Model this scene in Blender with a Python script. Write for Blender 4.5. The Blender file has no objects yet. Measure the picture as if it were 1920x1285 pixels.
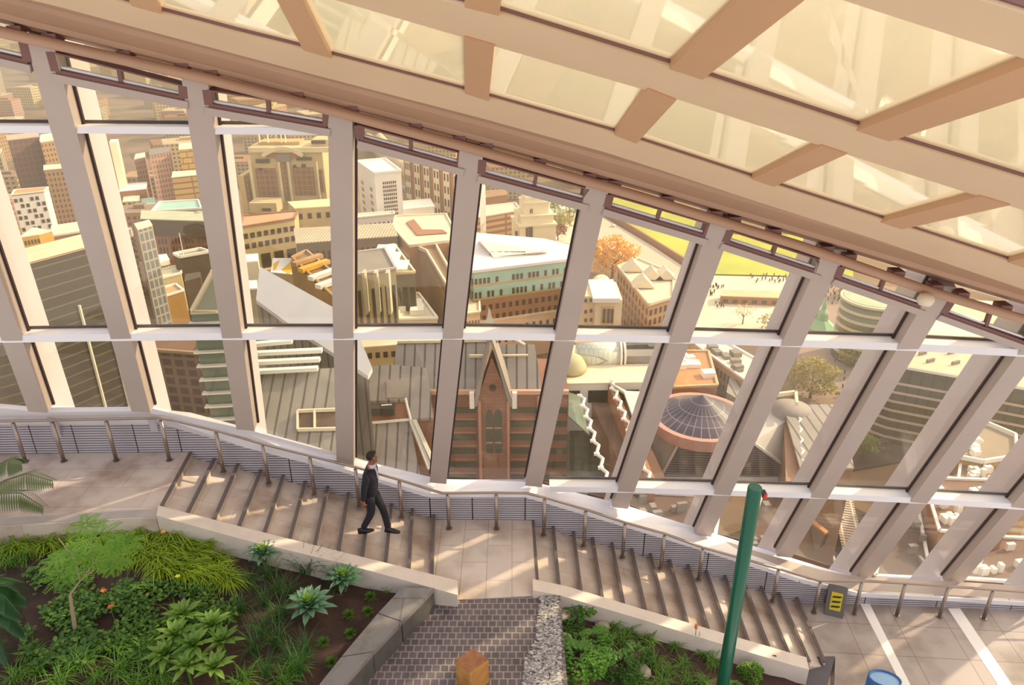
import bpy, bmesh, math, random
from mathutils import Vector, Matrix
from math import sin, cos, tan, atan, atan2, radians as R, pi
random.seed(7)
scene = bpy.context.scene
COL = scene.collection

# ---------------------------------------------------------------- camera
F_PX, CX, CY, TH, CAMZ = 1400.0, 960.0, 642.5, R(24.6), 9.0
cam_data = bpy.data.cameras.new('camera'); cam = bpy.data.objects.new('camera', cam_data); COL.objects.link(cam)
cam.location = (0, 0, CAMZ); cam.rotation_euler = (pi/2 - TH, 0, 0)
cam_data.sensor_width = 36; cam_data.lens = F_PX/1920*36; cam_data.clip_start = 0.1; cam_data.clip_end = 9000
scene.camera = cam

# ---------------------------------------------------------------- world, sun, exposure
world = bpy.data.worlds.new('sky'); scene.world = world; world.use_nodes = True
wn = world.node_tree.nodes; wl = world.node_tree.links; wn.clear()
wo = wn.new('ShaderNodeOutputWorld'); bg = wn.new('ShaderNodeBackground'); wl.new(bg.outputs[0], wo.inputs[0])
geo = wn.new('ShaderNodeNewGeometry')
sx = wn.new('ShaderNodeSeparateXYZ')
tc = wn.new('ShaderNodeTexCoord'); wl.new(tc.outputs['Generated'], sx.inputs[0])
up = wn.new('ShaderNodeValToRGB'); wl.new(sx.outputs['Z'], up.inputs[0])
cr = up.color_ramp
cr.elements[0].position = 0.0; cr.elements[0].color = (1.0, .90, .80, 1)
cr.elements[1].position = 1.0; cr.elements[1].color = (.74, .80, 1.0, 1)
e = cr.elements.new(.25); e.color = (.98, .92, .88, 1)
e = cr.elements.new(.5); e.color = (.92, .92, 1.0, 1)
SUNDIR = Vector((.80, .36, .52)).normalized()      # towards the sun: ahead, to the right
dot = wn.new('ShaderNodeVectorMath'); dot.operation = 'DOT_PRODUCT'
wl.new(tc.outputs['Generated'], dot.inputs[0]); dot.inputs[1].default_value = SUNDIR
gl = wn.new('ShaderNodeMapRange'); wl.new(dot.outputs['Value'], gl.inputs[0])
gl.inputs[1].default_value = .3; gl.inputs[2].default_value = 1.0; gl.inputs[3].default_value = 0; gl.inputs[4].default_value = 1
pw = wn.new('ShaderNodeMath'); pw.operation = 'POWER'; wl.new(gl.outputs[0], pw.inputs[0]); pw.inputs[1].default_value = 2.2
mixg = wn.new('ShaderNodeMixRGB'); mixg.blend_type = 'ADD'; wl.new(pw.outputs[0], mixg.inputs[0])
wl.new(up.outputs[0], mixg.inputs[1]); mixg.inputs[2].default_value = (2.6, 2.0, 1.15, 1)
wl.new(mixg.outputs[0], bg.inputs[0]); bg.inputs[1].default_value = 0.80
sun_d = bpy.data.lights.new('sun', 'SUN'); sun_d.energy = 4.2; sun_d.angle = R(1.2); sun_d.color = (1.0, .82, .56)
sun = bpy.data.objects.new('sun', sun_d); COL.objects.link(sun)
sun.rotation_euler = SUNDIR.to_track_quat('Z', 'Y').to_euler()
sun.location = (30, 30, 60)
vs = scene.view_settings; vs.view_transform = 'Standard'; vs.look = 'None'; vs.gamma = 1.0; vs.use_curve_mapping = False
vs.exposure = 0.42
scene.cycles.max_bounces = 8; scene.cycles.transparent_max_bounces = 16
scene.cycles.diffuse_bounces = 3; scene.cycles.glossy_bounces = 3
scene.cycles.volume_bounces = 0
scene.cycles.caustics_reflective = False; scene.cycles.caustics_refractive = False

# ---------------------------------------------------------------- materials
def lin(c):
    c = c.lstrip('#'); out = []
    for i in (0, 2, 4):
        v = int(c[i:i+2], 16)/255.0
        out.append(v/12.92 if v <= .04045 else ((v+.055)/1.055)**2.4)
    return (*out, 1.0)
MATS = {}
def mat(name, col, rough=.6, metal=0.0, noise=0.0, nscale=3.0, col2=None, bump=0.0, bscale=40.0, spec=.5):
    if name in MATS: return MATS[name]
    m = bpy.data.materials.new(name); m.use_nodes = True
    n = m.node_tree.nodes; l = m.node_tree.links
    b = n['Principled BSDF']; c = lin(col)
    b.inputs['Base Color'].default_value = c; b.inputs['Roughness'].default_value = rough; b.inputs['Metallic'].default_value = metal
    b.inputs['Specular IOR Level'].default_value = spec
    t = n.new('ShaderNodeTexCoord')
    if noise > 0 or col2:
        nz = n.new('ShaderNodeTexNoise'); nz.inputs['Scale'].default_value = nscale; nz.inputs['Detail'].default_value = 5
        l.new(t.outputs['Object'], nz.inputs['Vector'])
        r = n.new('ShaderNodeValToRGB'); l.new(nz.outputs[0], r.inputs[0])
        c2 = lin(col2) if col2 else tuple(max(0, x*(1-noise)) for x in c[:3])+(1,)
        r.color_ramp.elements[0].position = .32; r.color_ramp.elements[0].color = c2
        r.color_ramp.elements[1].position = .68; r.color_ramp.elements[1].color = c
        l.new(r.outputs[0], b.inputs['Base Color'])
    if bump > 0:
        nb = n.new('ShaderNodeTexNoise'); nb.inputs['Scale'].default_value = bscale; l.new(t.outputs['Object'], nb.inputs['Vector'])
        bp = n.new('ShaderNodeBump'); bp.inputs['Strength'].default_value = bump; bp.inputs['Distance'].default_value = .02
        l.new(nb.outputs[0], bp.inputs['Height']); l.new(bp.outputs[0], b.inputs['Normal'])
    MATS[name] = m; return m

def node_mat(name):
    m = bpy.data.materials.new(name); m.use_nodes = True; MATS[name] = m
    n = m.node_tree.nodes; l = m.node_tree.links; b = n['Principled BSDF']
    return m, n, l, b

def brick_mat(name, c1, c2, mortar, scale, bw, bh, ms=.02, rough=.7, axis='xy', offset=.5, rot=0, noise=0.0, ncol=None, nscale=2.0, detail=6, spec=.5):
    """procedural tiles, slabs, setts, rows of windows: the pattern lives on the surface in object space"""
    if name in MATS: return MATS[name]
    m, n, l, b = node_mat(name)
    t = n.new('ShaderNodeTexCoord'); mp = n.new('ShaderNodeMapping'); l.new(t.outputs['Object'], mp.inputs[0])
    src = mp.outputs[0]; mp.inputs['Rotation'].default_value = (0, 0, rot)
    if axis != 'xy':
        s = n.new('ShaderNodeSeparateXYZ'); l.new(mp.outputs[0], s.inputs[0]); c = n.new('ShaderNodeCombineXYZ')
        if axis == 'xz': l.new(s.outputs[0], c.inputs[0])
        elif axis == 'yz': l.new(s.outputs[1], c.inputs[0])
        else:
            a = n.new('ShaderNodeMath'); a.operation = 'ADD'; l.new(s.outputs[0], a.inputs[0]); l.new(s.outputs[1], a.inputs[1]); l.new(a.outputs[0], c.inputs[0])
        l.new(s.outputs[2], c.inputs[1]); src = c.outputs[0]
    br = n.new('ShaderNodeTexBrick'); l.new(src, br.inputs['Vector'])
    br.inputs['Color1'].default_value = lin(c1); br.inputs['Color2'].default_value = lin(c2); br.inputs['Mortar'].default_value = lin(mortar)
    br.inputs['Scale'].default_value = scale; br.inputs['Brick Width'].default_value = bw; br.inputs['Row Height'].default_value = bh
    br.inputs['Mortar Size'].default_value = ms; br.offset = offset; br.inputs['Mortar Smooth'].default_value = .1
    out = br.outputs[0]
    if noise > 0:
        nz = n.new('ShaderNodeTexNoise'); nz.inputs['Scale'].default_value = nscale; nz.inputs['Detail'].default_value = detail
        l.new(t.outputs['Object'], nz.inputs['Vector'])
        mr = n.new('ShaderNodeMapRange'); l.new(nz.outputs[0], mr.inputs[0]); mr.inputs[1].default_value = .45; mr.inputs[2].default_value = .7
        mr.inputs[3].default_value = 0; mr.inputs[4].default_value = noise
        mx = n.new('ShaderNodeMixRGB'); mx.blend_type = 'MULTIPLY'; l.new(mr.outputs[0], mx.inputs[0]); l.new(out, mx.inputs[1])
        mx.inputs[2].default_value = lin(ncol or '8a7a70'); out = mx.outputs[0]
    l.new(out, b.inputs['Base Color']); b.inputs['Roughness'].default_value = rough; b.inputs['Specular IOR Level'].default_value = spec
    return m

def glass_mat(name, tint, gloss_tint=(1, 1, 1, 1), ior=1.5, extra=0.0, rough=0.0):
    m = bpy.data.materials.new(name); m.use_nodes = True; n = m.node_tree.nodes; l = m.node_tree.links; n.clear()
    o = n.new('ShaderNodeOutputMaterial'); tr = n.new('ShaderNodeBsdfTransparent'); tr.inputs[0].default_value = tint
    g = n.new('ShaderNodeBsdfGlossy'); g.inputs['Roughness'].default_value = rough; g.inputs['Color'].default_value = gloss_tint
    lw = n.new('ShaderNodeLayerWeight'); lw.inputs[0].default_value = .5
    p5 = n.new('ShaderNodeMath'); p5.operation = 'POWER'; l.new(lw.outputs['Facing'], p5.inputs[0]); p5.inputs[1].default_value = 4.5
    ad = n.new('ShaderNodeMath'); ad.operation = 'MULTIPLY_ADD'; l.new(p5.outputs[0], ad.inputs[0]); ad.inputs[1].default_value = .8; ad.inputs[2].default_value = extra
    ad.use_clamp = True
    mx = n.new('ShaderNodeMixShader'); l.new(ad.outputs[0], mx.inputs[0]); l.new(tr.outputs[0], mx.inputs[1]); l.new(g.outputs[0], mx.inputs[2])
    l.new(mx.outputs[0], o.inputs[0]); MATS[name] = m; return m

# ---------------------------------------------------------------- mesh helpers
def link(o, parent=None):
    COL.objects.link(o)
    if parent is not None: o.parent = parent
    return o
def mesh_obj(name, verts, faces, m, parent=None, smooth=False, origin=None):
    """verts in world space; object origin put at `origin` (or the parent's world origin)"""
    me = bpy.data.meshes.new(name)
    if parent is not None: off = Vector(parent.get('_org', (0, 0, 0)))
    elif origin is not None: off = Vector(origin)
    else: off = Vector((0, 0, 0))
    me.from_pydata([Vector(v)-off for v in verts], [], faces)
    ms = m if isinstance(m, (list, tuple)) else [m]
    for q in ms: me.materials.append(q)
    if smooth:
        me.polygons.foreach_set('use_smooth', [True]*len(me.polygons))
    me.update()
    o = bpy.data.objects.new(name, me)
    if parent is not None: o['_org'] = tuple(off)
    if parent is None and origin is not None: o.location = origin; o['_org'] = tuple(origin)
    return link(o, parent)
def thing(name, label, cat, loc=(0, 0, 0), group=None):
    o = bpy.data.objects.new(name, None); o.location = loc; o.empty_display_size = .3; COL.objects.link(o)
    o['label'] = label; o['category'] = cat; o['_org'] = tuple(loc)
    if group: o['group'] = group
    return o
def tag(o, label=None, cat=None, group=None, kind=None):
    if label: o['label'] = label
    if cat: o['category'] = cat
    if group: o['group'] = group
    if kind: o['kind'] = kind
    return o
def copy_tree(o, parent=None, loc=None, rz=None, sc=None, label=None):
    c = o.copy(); COL.objects.link(c); c.parent = parent
    if loc is not None: c.location = loc; 
    if rz is not None: c.rotation_euler = (0, 0, rz)
    if sc is not None: c.scale = (sc, sc, sc)
    if label: c['label'] = label
    for ch in CH(o): copy_tree(ch, c)
    return c
def CH(o): return [x for x in COL.objects if x.parent == o]
class MB:
    def __init__(s): s.v = []; s.f = []; s.mi = []
    def add(s, vs, fs, mi=0):
        b = len(s.v); s.v += [Vector(v) for v in vs]; s.f += [tuple(i+b for i in f) for f in fs]; s.mi += [mi]*len(fs)
    def box(s, c, size, rz=0.0, mi=0):
        c = Vector(c); hx, hy, hz = size[0]/2, size[1]/2, size[2]/2; M = Matrix.Rotation(rz, 3, 'Z')
        vs = [c + M @ Vector((x*hx, y*hy, z*hz)) for x, y, z in ((-1,-1,-1),(1,-1,-1),(1,1,-1),(-1,1,-1),(-1,-1,1),(1,-1,1),(1,1,1),(-1,1,1))]
        s.add(vs, HEX, mi)
    def hexa(s, a, b, mi=0):
        """a, b: two matching quads"""
        s.add(list(a)+list(b), [(3,2,1,0),(4,5,6,7),(0,1,5,4),(1,2,6,5),(2,3,7,6),(3,0,4,7)], mi)
    def beam(s, p0, p1, w, h, upv=(0, 0, 1), mi=0, off=(0, 0)):
        """box along p0-p1, w across, h along upv; off shifts (side, up)"""
        p0, p1 = Vector(p0), Vector(p1); d = (p1-p0).normalized(); u = Vector(upv); sd = d.cross(u).normalized(); u = sd.cross(d).normalized()
        o = sd*off[0]+u*off[1]
        q = [p0+o+sd*a*w/2+u*b*h/2 for a, b in ((-1,-1),(1,-1),(1,1),(-1,1))]
        r = [p1+o+sd*a*w/2+u*b*h/2 for a, b in ((-1,-1),(1,-1),(1,1),(-1,1))]
        s.hexa(q, r, mi)
    def prism(s, poly, z0, z1, mi=0, mtop=None):
        n = len(poly); lo = [Vector((p[0], p[1], z0)) for p in poly]; hi = [Vector((p[0], p[1], z1)) for p in poly]
        b = len(s.v); s.v += lo+hi
        s.f.append(tuple(b+i for i in reversed(range(n)))); s.mi.append(mi)
        s.f.append(tuple(b+n+i for i in range(n))); s.mi.append(mi if mtop is None else mtop)
        for i in range(n):
            j = (i+1) % n; s.f.append((b+i, b+j, b+n+j, b+n+i)); s.mi.append(mi)
    def slab(s, top, t, mi=0, vec=None):
        """thick plate under a 3D polygon"""
        n = len(top); d = Vector(vec) if vec is not None else Vector((0, 0, -t)); top = [Vector(p) for p in top]
        b = len(s.v); s.v += top+[p+d for p in top]
        s.f.append(tuple(range(b, b+n))); s.f.append(tuple(b+n+i for i in reversed(range(n)))); s.mi += [mi, mi]
        for i in range(n):
            j = (i+1) % n; s.f.append((b+j, b+i, b+n+i, b+n+j)); s.mi.append(mi)
    def tube(s, pts, r, n=8, mi=0, cap=True):
        pts = [Vector(p) for p in pts]; rs = r if isinstance(r, (list, tuple)) else [r]*len(pts); b = len(s.v); prev = None
        for i, p in enumerate(pts):
            d = (pts[min(i+1, len(pts)-1)]-pts[max(i-1, 0)]).normalized()
            a = prev if prev is not None else (Vector((0, 0, 1)) if abs(d.z) < .9 else Vector((1, 0, 0)))
            sd = (a - d*a.dot(d)).normalized(); prev = sd; t = d.cross(sd)
            for k in range(n):
                an = 2*pi*k/n; s.v.append(p+(sd*cos(an)+t*sin(an))*rs[i])
        for i in range(len(pts)-1):
            for k in range(n):
                k2 = (k+1) % n; s.f.append((b+i*n+k, b+i*n+k2, b+(i+1)*n+k2, b+(i+1)*n+k)); s.mi.append(mi)
        if cap:
            s.f.append(tuple(b+k for k in reversed(range(n)))); s.f.append(tuple(b+(len(pts)-1)*n+k for k in range(n))); s.mi += [mi, mi]
    def lathe(s, c, prof, n=16, mi=0, squash=(1, 1)):
        c = Vector(c); b = len(s.v)
        for r, z in prof:
            for k in range(n): s.v.append(c+Vector((r*cos(2*pi*k/n)*squash[0], r*sin(2*pi*k/n)*squash[1], z)))
        for i in range(len(prof)-1):
            for k in range(n):
                k2 = (k+1) % n; s.f.append((b+i*n+k, b+i*n+k2, b+(i+1)*n+k2, b+(i+1)*n+k)); s.mi.append(mi)
        s.f.append(tuple(b+k for k in reversed(range(n)))); s.f.append(tuple(b+(len(prof)-1)*n+k for k in range(n))); s.mi += [mi, mi]
    def build(s, name, m, parent=None, smooth=False, origin=None):
        o = mesh_obj(name, s.v, s.f, m, parent, smooth, origin)
        if any(s.mi): o.data.polygons.foreach_set('material_index', s.mi)
        return o
HEX = [(0,3,2,1),(4,5,6,7),(0,1,5,4),(1,2,6,5),(2,3,7,6),(3,0,4,7)]

# ---------------------------------------------------------------- reading places off the photograph
def ray(px, py):
    x, y = (px-CX)/F_PX, -(py-CY)/F_PX
    return Vector((x, cos(TH)+y*sin(TH), -sin(TH)+y*cos(TH)))
CAMP = Vector((0, 0, CAMZ))
def onz(px, py, z):
    d = ray(px, py); return CAMP + d*((z-CAMZ)/d.z)
def solve(px, py, g, t0=3.0, t1=40.0):
    """first point along the view ray where g changes sign"""
    d = ray(px, py); a = t0; fa = g(CAMP+d*a); n = 160
    for i in range(n):
        b = t0+(t1-t0)*(i+1)/n; fb = g(CAMP+d*b)
        if fa*fb <= 0:
            for _ in range(40):
                c = (a+b)/2; fc = g(CAMP+d*c)
                if fa*fc <= 0: b = c
                else: a, fa = c, fc
            return CAMP+d*a
        a, fa = b, fb
    raise RuntimeError('no hit %s %s' % (px, py))
def ny(px, y):
    d = ray(px, y); return d
def FY(x, z): return 10.81-(.0057+.00057*(z-4.25))*(x+3.2)**2-.279*(z-4.25)     # the leaning glass front
def onF(px, py, inn=0.0): return solve(px, py, lambda p: p.y-(FY(p.x, p.z)-inn))
def WY(x): return 11.55-.0022*(x+3.2)**2                                           # wall below the sill
def onW(px, py, inn=0.0): return solve(px, py, lambda p: p.y-(WY(p.x)-inn))
def interp(tab, x):
    if x <= tab[0][0]: i = 0
    elif x >= tab[-1][0]: i = len(tab)-2
    else: i = max(k for k in range(len(tab)-1) if tab[k][0] <= x)
    (x0, y0), (x1, y1) = tab[i], tab[i+1]; return y0+(y1-y0)*(x-x0)/(x1-x0)
# eaves line read where it meets the glass front
EAVE = [(-120, 10), (0, 43), (387, 140), (640, 205), (900, 272), (1200, 356), (1500, 445), (1750, 520), (1960, 583), (2100, 628)]
EX = [onF(px, py) for px, py in EAVE]
EZ = [(p.x, p.z) for p in EX]; EYY = [(p.x, p.y) for p in EX]
def RZ(x, y, off=0.0):
    yaw = -.047; ye = interp(EYY, x); x0 = x+(ye-y)*yaw; ye = interp(EYY, x0); d = ye-y
    s1, s2 = .43, .325; d1 = 3.0
    return interp(EZ, x0) + (s1*d if d < d1 else s1*d1+s2*(d-d1)) + off
def onR(px, py, off=0.0): return solve(px, py, lambda p: p.z-RZ(p.x, p.y, off), 1.0, 30)
RUP = Vector((.0, .39, .92)).normalized()
# ================================================================ structure: leaning glass front
STEEL = mat('painted_steel', 'b8a9a2', .38, 0, .06, 1.2)
STEELW = mat('white_steel', 'f0eef4', .35, 0, .04, 1.5)
ROOFST = mat('cream_roof_steel', 'e2c6a6', .42, 0, .06, 1.0)
EAVEST = mat('tan_eave_metal', 'b6927a', .5, 0, .08, 1.5)
FIN = mat('white_fin', 'c8c0c8', .5)
GASKET = mat('dark_gasket', '3a2c2c', .5)
FRAMEB = mat('plum_brown_frame', '7a5450', .45)
GLASS = glass_mat('facade_glass', (.975, .955, .89, 1), extra=.035)
def struct(o): o['kind'] = 'structure'; return o
TRIM = [0]; WIN = [0]
def trimname():
    TRIM[0] += 1; return 'trim_%d' % TRIM[0]
def winname():
    WIN[0] += 1; return 'window_%d' % WIN[0]
MUL = [((-158, 764), (-230, 530)), ((68, 764), (22, 637)), ((262, 764), (116, 234)), ((459, 798), (377, 234)), ((647, 864), (638, 250)), ((822, 899), (884, 284)),
       ((1002, 905), (1117, 368)), ((1165, 946), (1338, 463)), ((1321, 999), (1554, 497)), ((1474, 1039), (1748, 577)), ((1617, 1085), (1935, 657)), ((1790, 1092), (1915, 949)), ((1965, 1110), (2070, 990))]
ML = []
PIPE = [(-120, 40), (0, 60), (98, 82), (390, 148), (640, 212), (900, 283), (1200, 369), (1500, 461), (1748, 548), (1920, 599), (2100, 655)]
INN = .16
def mfun(i):
    b, t = MUL[i]; return onF(*b, inn=INN), onF(*t, inn=INN)
for i in range(len(MUL)):
    pb, pt = mfun(i); d = pt-pb
    # run the member up to the eave line
    k = 1.0
    for s in range(400):
        q = pb+d*k
        if q.z > interp(EZ, q.x)-.05: break
        k += .01*max(1, 3/d.length)
    q = pb+d*k
    ML.append((pb-d.normalized()*.12, q, d.normalized()))
NRM = []
for i, (a, b, d) in enumerate(ML):
    x = a.x; slope = -2*.0045*(x+3.2); t = Vector((1, slope, 0)).normalized(); n = t.cross(d).normalized()   # points outward or inward
    if n.y > 0: n = -n
    NRM.append(n)
    m = MB(); m.beam(a, b, .31, .2, n, off=(0, -.10)); struct(m.build(trimname(), STEEL))
    g = MB(); g.beam(a, b, .37, .04, n, off=(0, -.21)); struct(g.build(trimname(), GASKET))
    f = MB(); f.beam(a-d*2.6, b+d*.1, .13, .66, n, off=(0, -.60)); struct(f.build(trimname(), FIN))
def on_mull(i, z):
    a, b, d = ML[i]; return a+d*((z-a.z)/d.z)
# transoms: levels of the three horizontal rails read on the glass front
def transom(pts, h=.2, dpt=.34, nm=STEELW):
    ps = [onF(px, py, inn=.0) for px, py in pts]
    for j in range(len(ps)-1):
        m = MB(); m.beam(ps[j], ps[j+1]+(ps[j+1]-ps[j])*.0, dpt, h, (0, 0, 1), off=(0, 0)); struct(m.build(trimname(), nm))
        g = MB(); g.beam(ps[j]+Vector((0, .12, h/2+.02)), ps[j+1]+Vector((0, .12, h/2+.02)), .03, .04, (0, 0, 1)); struct(g.build(trimname(), GASKET))
    return ps
T1 = transom([(-260, 631), (22, 629), (219, 626), (435, 624), (643, 624), (849, 623), (1062, 626), (1275, 630), (1494, 637), (1708, 644), (1935, 656), (2150, 672)], .12, .30)
T2 = transom([(-300, 239), (-120, 239), (116, 240), (378, 242), (632, 243)], .09, .28)
T0 = transom([(1030, 909), (1180, 911), (1357, 916), (1541, 922), (1728, 931), (1925, 943), (2120, 958)], .12, .30)
# window panes, one for each opening
def glass_quad(p):
    m = MB(); m.slab(p, .02, vec=(0, .02, 0)); struct(m.build(winname(), GLASS))
for i in range(len(ML)-1):
    lo0, lo1 = ML[i][0], ML[i+1][0]
    zs = [-9]
    def F3(i, z):
        p = on_mull(i, z); return Vector((p.x, p.y+.215, p.z))
    l0, l1 = on_mull(i, lo0.z), on_mull(i+1, lo1.z); h0, h1 = ML[i][1], ML[i+1][1]
    lev = [.72, 4.22, 7.5]
    cuts0 = [lo0.z]+[z for z in lev if z > lo0.z+.3 and z < h0.z]+[h0.z]
    cuts1 = [lo1.z]+[z for z in lev if z > lo1.z+.3 and z < h1.z]+[h1.z]
    while len(cuts0) < len(cuts1): cuts0.insert(len(cuts0)-1 if cuts0[1:-1] and cuts0[1] <= .73 else 1, cuts1[len(cuts0)] if False else cuts0[0]+.01)
    while len(cuts1) < len(cuts0):
        if len(cuts1) >= 2 and cuts0[-2] > cuts1[-1]-.05: cuts1.insert(len(cuts1)-1, cuts1[-1]-.01)
        else: cuts1.insert(1, cuts1[0]+.01)
    for k in range(len(cuts0)-1):
        glass_quad([F3(i, cuts0[k]), F3(i+1, cuts1[k]), F3(i+1, cuts1[k+1]), F3(i, cuts0[k+1])])

# ---------------------------------------------------------------- sill, panels
SILLG = [(-160, 748), (0, 758), (68, 765), (262, 763), (459, 806), (647, 857), (822, 899), (1002, 905), (1165, 946), (1321, 995), (1474, 1044), (1617, 1087), (1790, 1094), (1965, 1105), (2100, 1118)]
SILLI = [(-160, 775), (0, 789), (100, 789), (297, 787), (459, 832), (647, 880), (803, 926), (986, 926), (1150, 975), (1320, 1027), (1500, 1086), (1612, 1113), (1790, 1122), (1965, 1133), (2100, 1146)]
gs = [onF(px, py+5) for px, py in SILLG]; si = [onW(px, py) for px, py in SILLI]
for j in range(len(gs)-1):
    m = MB(); a, b, c, d = gs[j]+Vector((0, .1, 0)), gs[j+1]+Vector((0, .1, 0)), si[j+1], si[j]
    m.slab([d, c, b, a], .09); struct(m.build(trimname(), STEELW))
# ================================================================ stairs, landings, kerbs
STONE = brick_mat('pale_limestone', 'd8c9bd', 'cdbdb0', 'b7a89c', 1.0, 1.1, .55, .006, .42, noise=.75, ncol='b29c8c', nscale=1.6)
SLABS = brick_mat('floor_slabs', 'b7aaa2', 'ac9f98', '8d8078', 1.0, .95, .75, .008, .38, noise=.6, ncol='9a8b82', nscale=1.2, offset=0, rot=R(4))
RISER = mat('step_riser', 'c9bbb0', .6, 0, .1, 2)
NOSE = mat('dark_nosing', '6a5f5c', .6, 0, .15, 20)
KERB = mat('kerb_stone', 'ddd0c4', .55, 0, .12, 3)
KERBS = mat('kerb_side', 'b5aca6', .7, 0, .15, 3)
RIS = .127
ZU, ZL = 12*RIS, -15*RIS
W1 = [360, 405, 449, 492, 534, 575, 617, 656, 696, 737, 776, 816]
O1 = [(307, 946), (356, 958), (405, 971), (452, 983), (500, 994), (547, 1007), (594, 1018), (638, 1030), (683, 1041), (726, 1054), (770, 1064), (813, 1075)]
W2 = [1002, 1040, 1078, 1114, 1150, 1187, 1222, 1258, 1293, 1327, 1362, 1397, 1430, 1463, 1497]
O2 = [(1010, 1083), (1051, 1094), (1092, 1105), (1132, 1118), (1172, 1130), (1213, 1142), (1252, 1153), (1291, 1164), (1330, 1176), (1368, 1187), (1405, 1199), (1443, 1209), (1480, 1220), (1516, 1230), (1545, 1231)]
def w_at(px, z):
    """where the wall foot, at height z, shows in picture column px"""
    lo, hi = 600, 1300
    for _ in range(50):
        mid = (lo+hi)/2; p = onz(px, mid, z)
        if p.y > WY(p.x): lo = mid
        else: hi = mid
    return onz(px, (lo+hi)/2, z)
def flight(name, label, wx, oo, ztop, nxt, zland):
    st = thing(name, label, 'staircase', tuple(w_at(wx[0], ztop)))
    inn = [w_at(x, ztop-RIS*k) for k, x in enumerate(wx)]; out = [onz(*o, ztop-RIS*k) for k, o in enumerate(oo)]
    for k in range(len(wx)):
        a, b = inn[k], out[k]; z = ztop-RIS*k
        d = (b-a).normalized(); ext = b+d*.12
        right = Vector((-d.y, d.x, 0)); right = right if right.x > 0 else -right
        # nosing strip and riser
        if k < len(wx)-1:
            a2, b2 = inn[k+1], out[k+1]; d2 = (b2-a2).normalized(); e2 = b2+d2*.12; zt = z-RIS
            t = MB(); dn = Vector((0, 0, -RIS))
            t.slab([a+dn-right*.03, ext+dn-right*.03, e2+dn, a2+dn], .42); sp = t.build('step', STONE, st)
        else: sp = st
        n = MB(); n.slab([a-right*.055+Vector((0, 0, .004)), ext-right*.055+Vector((0, 0, .004)), ext+Vector((0, 0, .004)), a+Vector((0, 0, .004))], .03); n.build('nosing', NOSE, sp)
        r = MB(); dn = Vector((0, 0, -.002)); q = [a-right*.04+dn, ext-right*.04+dn, ext-right*.004+dn, a-right*.004+dn]
        r.slab(q, RIS); r.build('riser', RISER, sp)
    return inn, out
i1, o1 = flight('staircase', 'upper flight of twelve pale stone steps with dark nosings beside the glass front', W1, O1, ZU, None, 0)
i2, o2 = flight('staircase', 'lower flight of fifteen pale stone steps running down behind the green pole', W2, O2, 0, None, ZL)
def floor(name, poly, m, t=.5):
    q = MB(); q.slab(poly, t); o = q.build(name, m); struct(o); return o
def wl_(px, z): return w_at(px, z)
def ext(a, b, e=.12): return b+(b-a).normalized()*e
floor('floor', [wl_(-230, ZU), wl_(0, ZU), wl_(160, ZU), i1[0], ext(i1[0], o1[0]), onz(293, 972, ZU), onz(254, 972, ZU), onz(0, 988, ZU), onz(-260, 1000, ZU)][::-1], STONE)
a1, b1 = i1[-1].copy(), o1[-1].copy(); a1.z = b1.z = 0
f2a, f2b = i2[0], o2[0]
PLZ = [(858, 1125), (1000, 1117)]
floor('floor', [a1, wl_(900, 0), f2a, ext(f2a, f2b, .02), onz(1004, 1117, 0), onz(858, 1125, 0), ext(a1, b1, .3)][::-1], brick_mat('landing_stone', 'dccfc2', 'd3c4b8', 'b3a498', 1.0, .9, .44, .007, .38, noise=.6, ncol='b8a292', nscale=1.4, rot=R(90)))
a2, b2 = i2[-1].copy(), o2[-1].copy(); a2.z = b2.z = ZL
floor('floor', [a2, wl_(1628, ZL), wl_(1800, ZL), wl_(2000, ZL), wl_(2250, ZL), onz(2300, 1420, ZL), onz(1560, 1420, ZL), onz(1566, 1231, ZL), ext(a2, b2, .02)][::-1], SLABS)
# sunlight streaks on the lower floor, imitated by thin near-white bands
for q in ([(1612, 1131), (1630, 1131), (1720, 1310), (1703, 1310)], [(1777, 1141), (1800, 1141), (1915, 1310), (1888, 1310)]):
    m = MB(); m.slab([onz(x, y, ZL+.004) for x, y in q][::-1], .02); struct(m.build(trimname(), mat('sun_streak', 'f2ece6', .35)))
# kerbs
def kerb(name, label, up_, lo_, zs, drop, endcap=True):
    u = [onz(x, y, z) for (x, y), z in zip(up_, zs)]; l = [onz(x, y, z) for (x, y), z in zip(lo_, zs)]
    m = MB()
    for j in range(len(u)-1):
        a, b, c, d = u[j], u[j+1], l[j+1], l[j]
        dn = Vector((0, 0, -drop)); m.hexa([d+dn, c+dn, b+dn, a+dn], [d, c, b, a])
    o = m.build(name, KERB, origin=tuple(u[0])); tag(o, label, 'kerb'); return u, l
k1u, k1l = kerb('kerb', 'sloping pale stone kerb between the upper stairs and the left planting bed',
    [(297, 948), (452, 988), (640, 1035), (858, 1089)], [(293, 967), (452, 1011), (640, 1056), (858, 1116)], [ZU+.06, ZU-3.2*RIS+.06, ZU-7*RIS+.06, .24], .75)
k2u, k2l = kerb('kerb', 'sloping pale stone kerb between the lower stairs and the right planting bed',
    [(999, 1086), (1060, 1099), (1200, 1141), (1330, 1180), (1480, 1224), (1512, 1233)], [(999, 1107), (1050, 1117), (1190, 1158), (1326, 1200), (1480, 1246), (1517, 1256)], [.16, -1*RIS+.1, -4.5*RIS+.1, -7.7*RIS+.1, -11.7*RIS+.1, -12.6*RIS+.1], .7)
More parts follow.
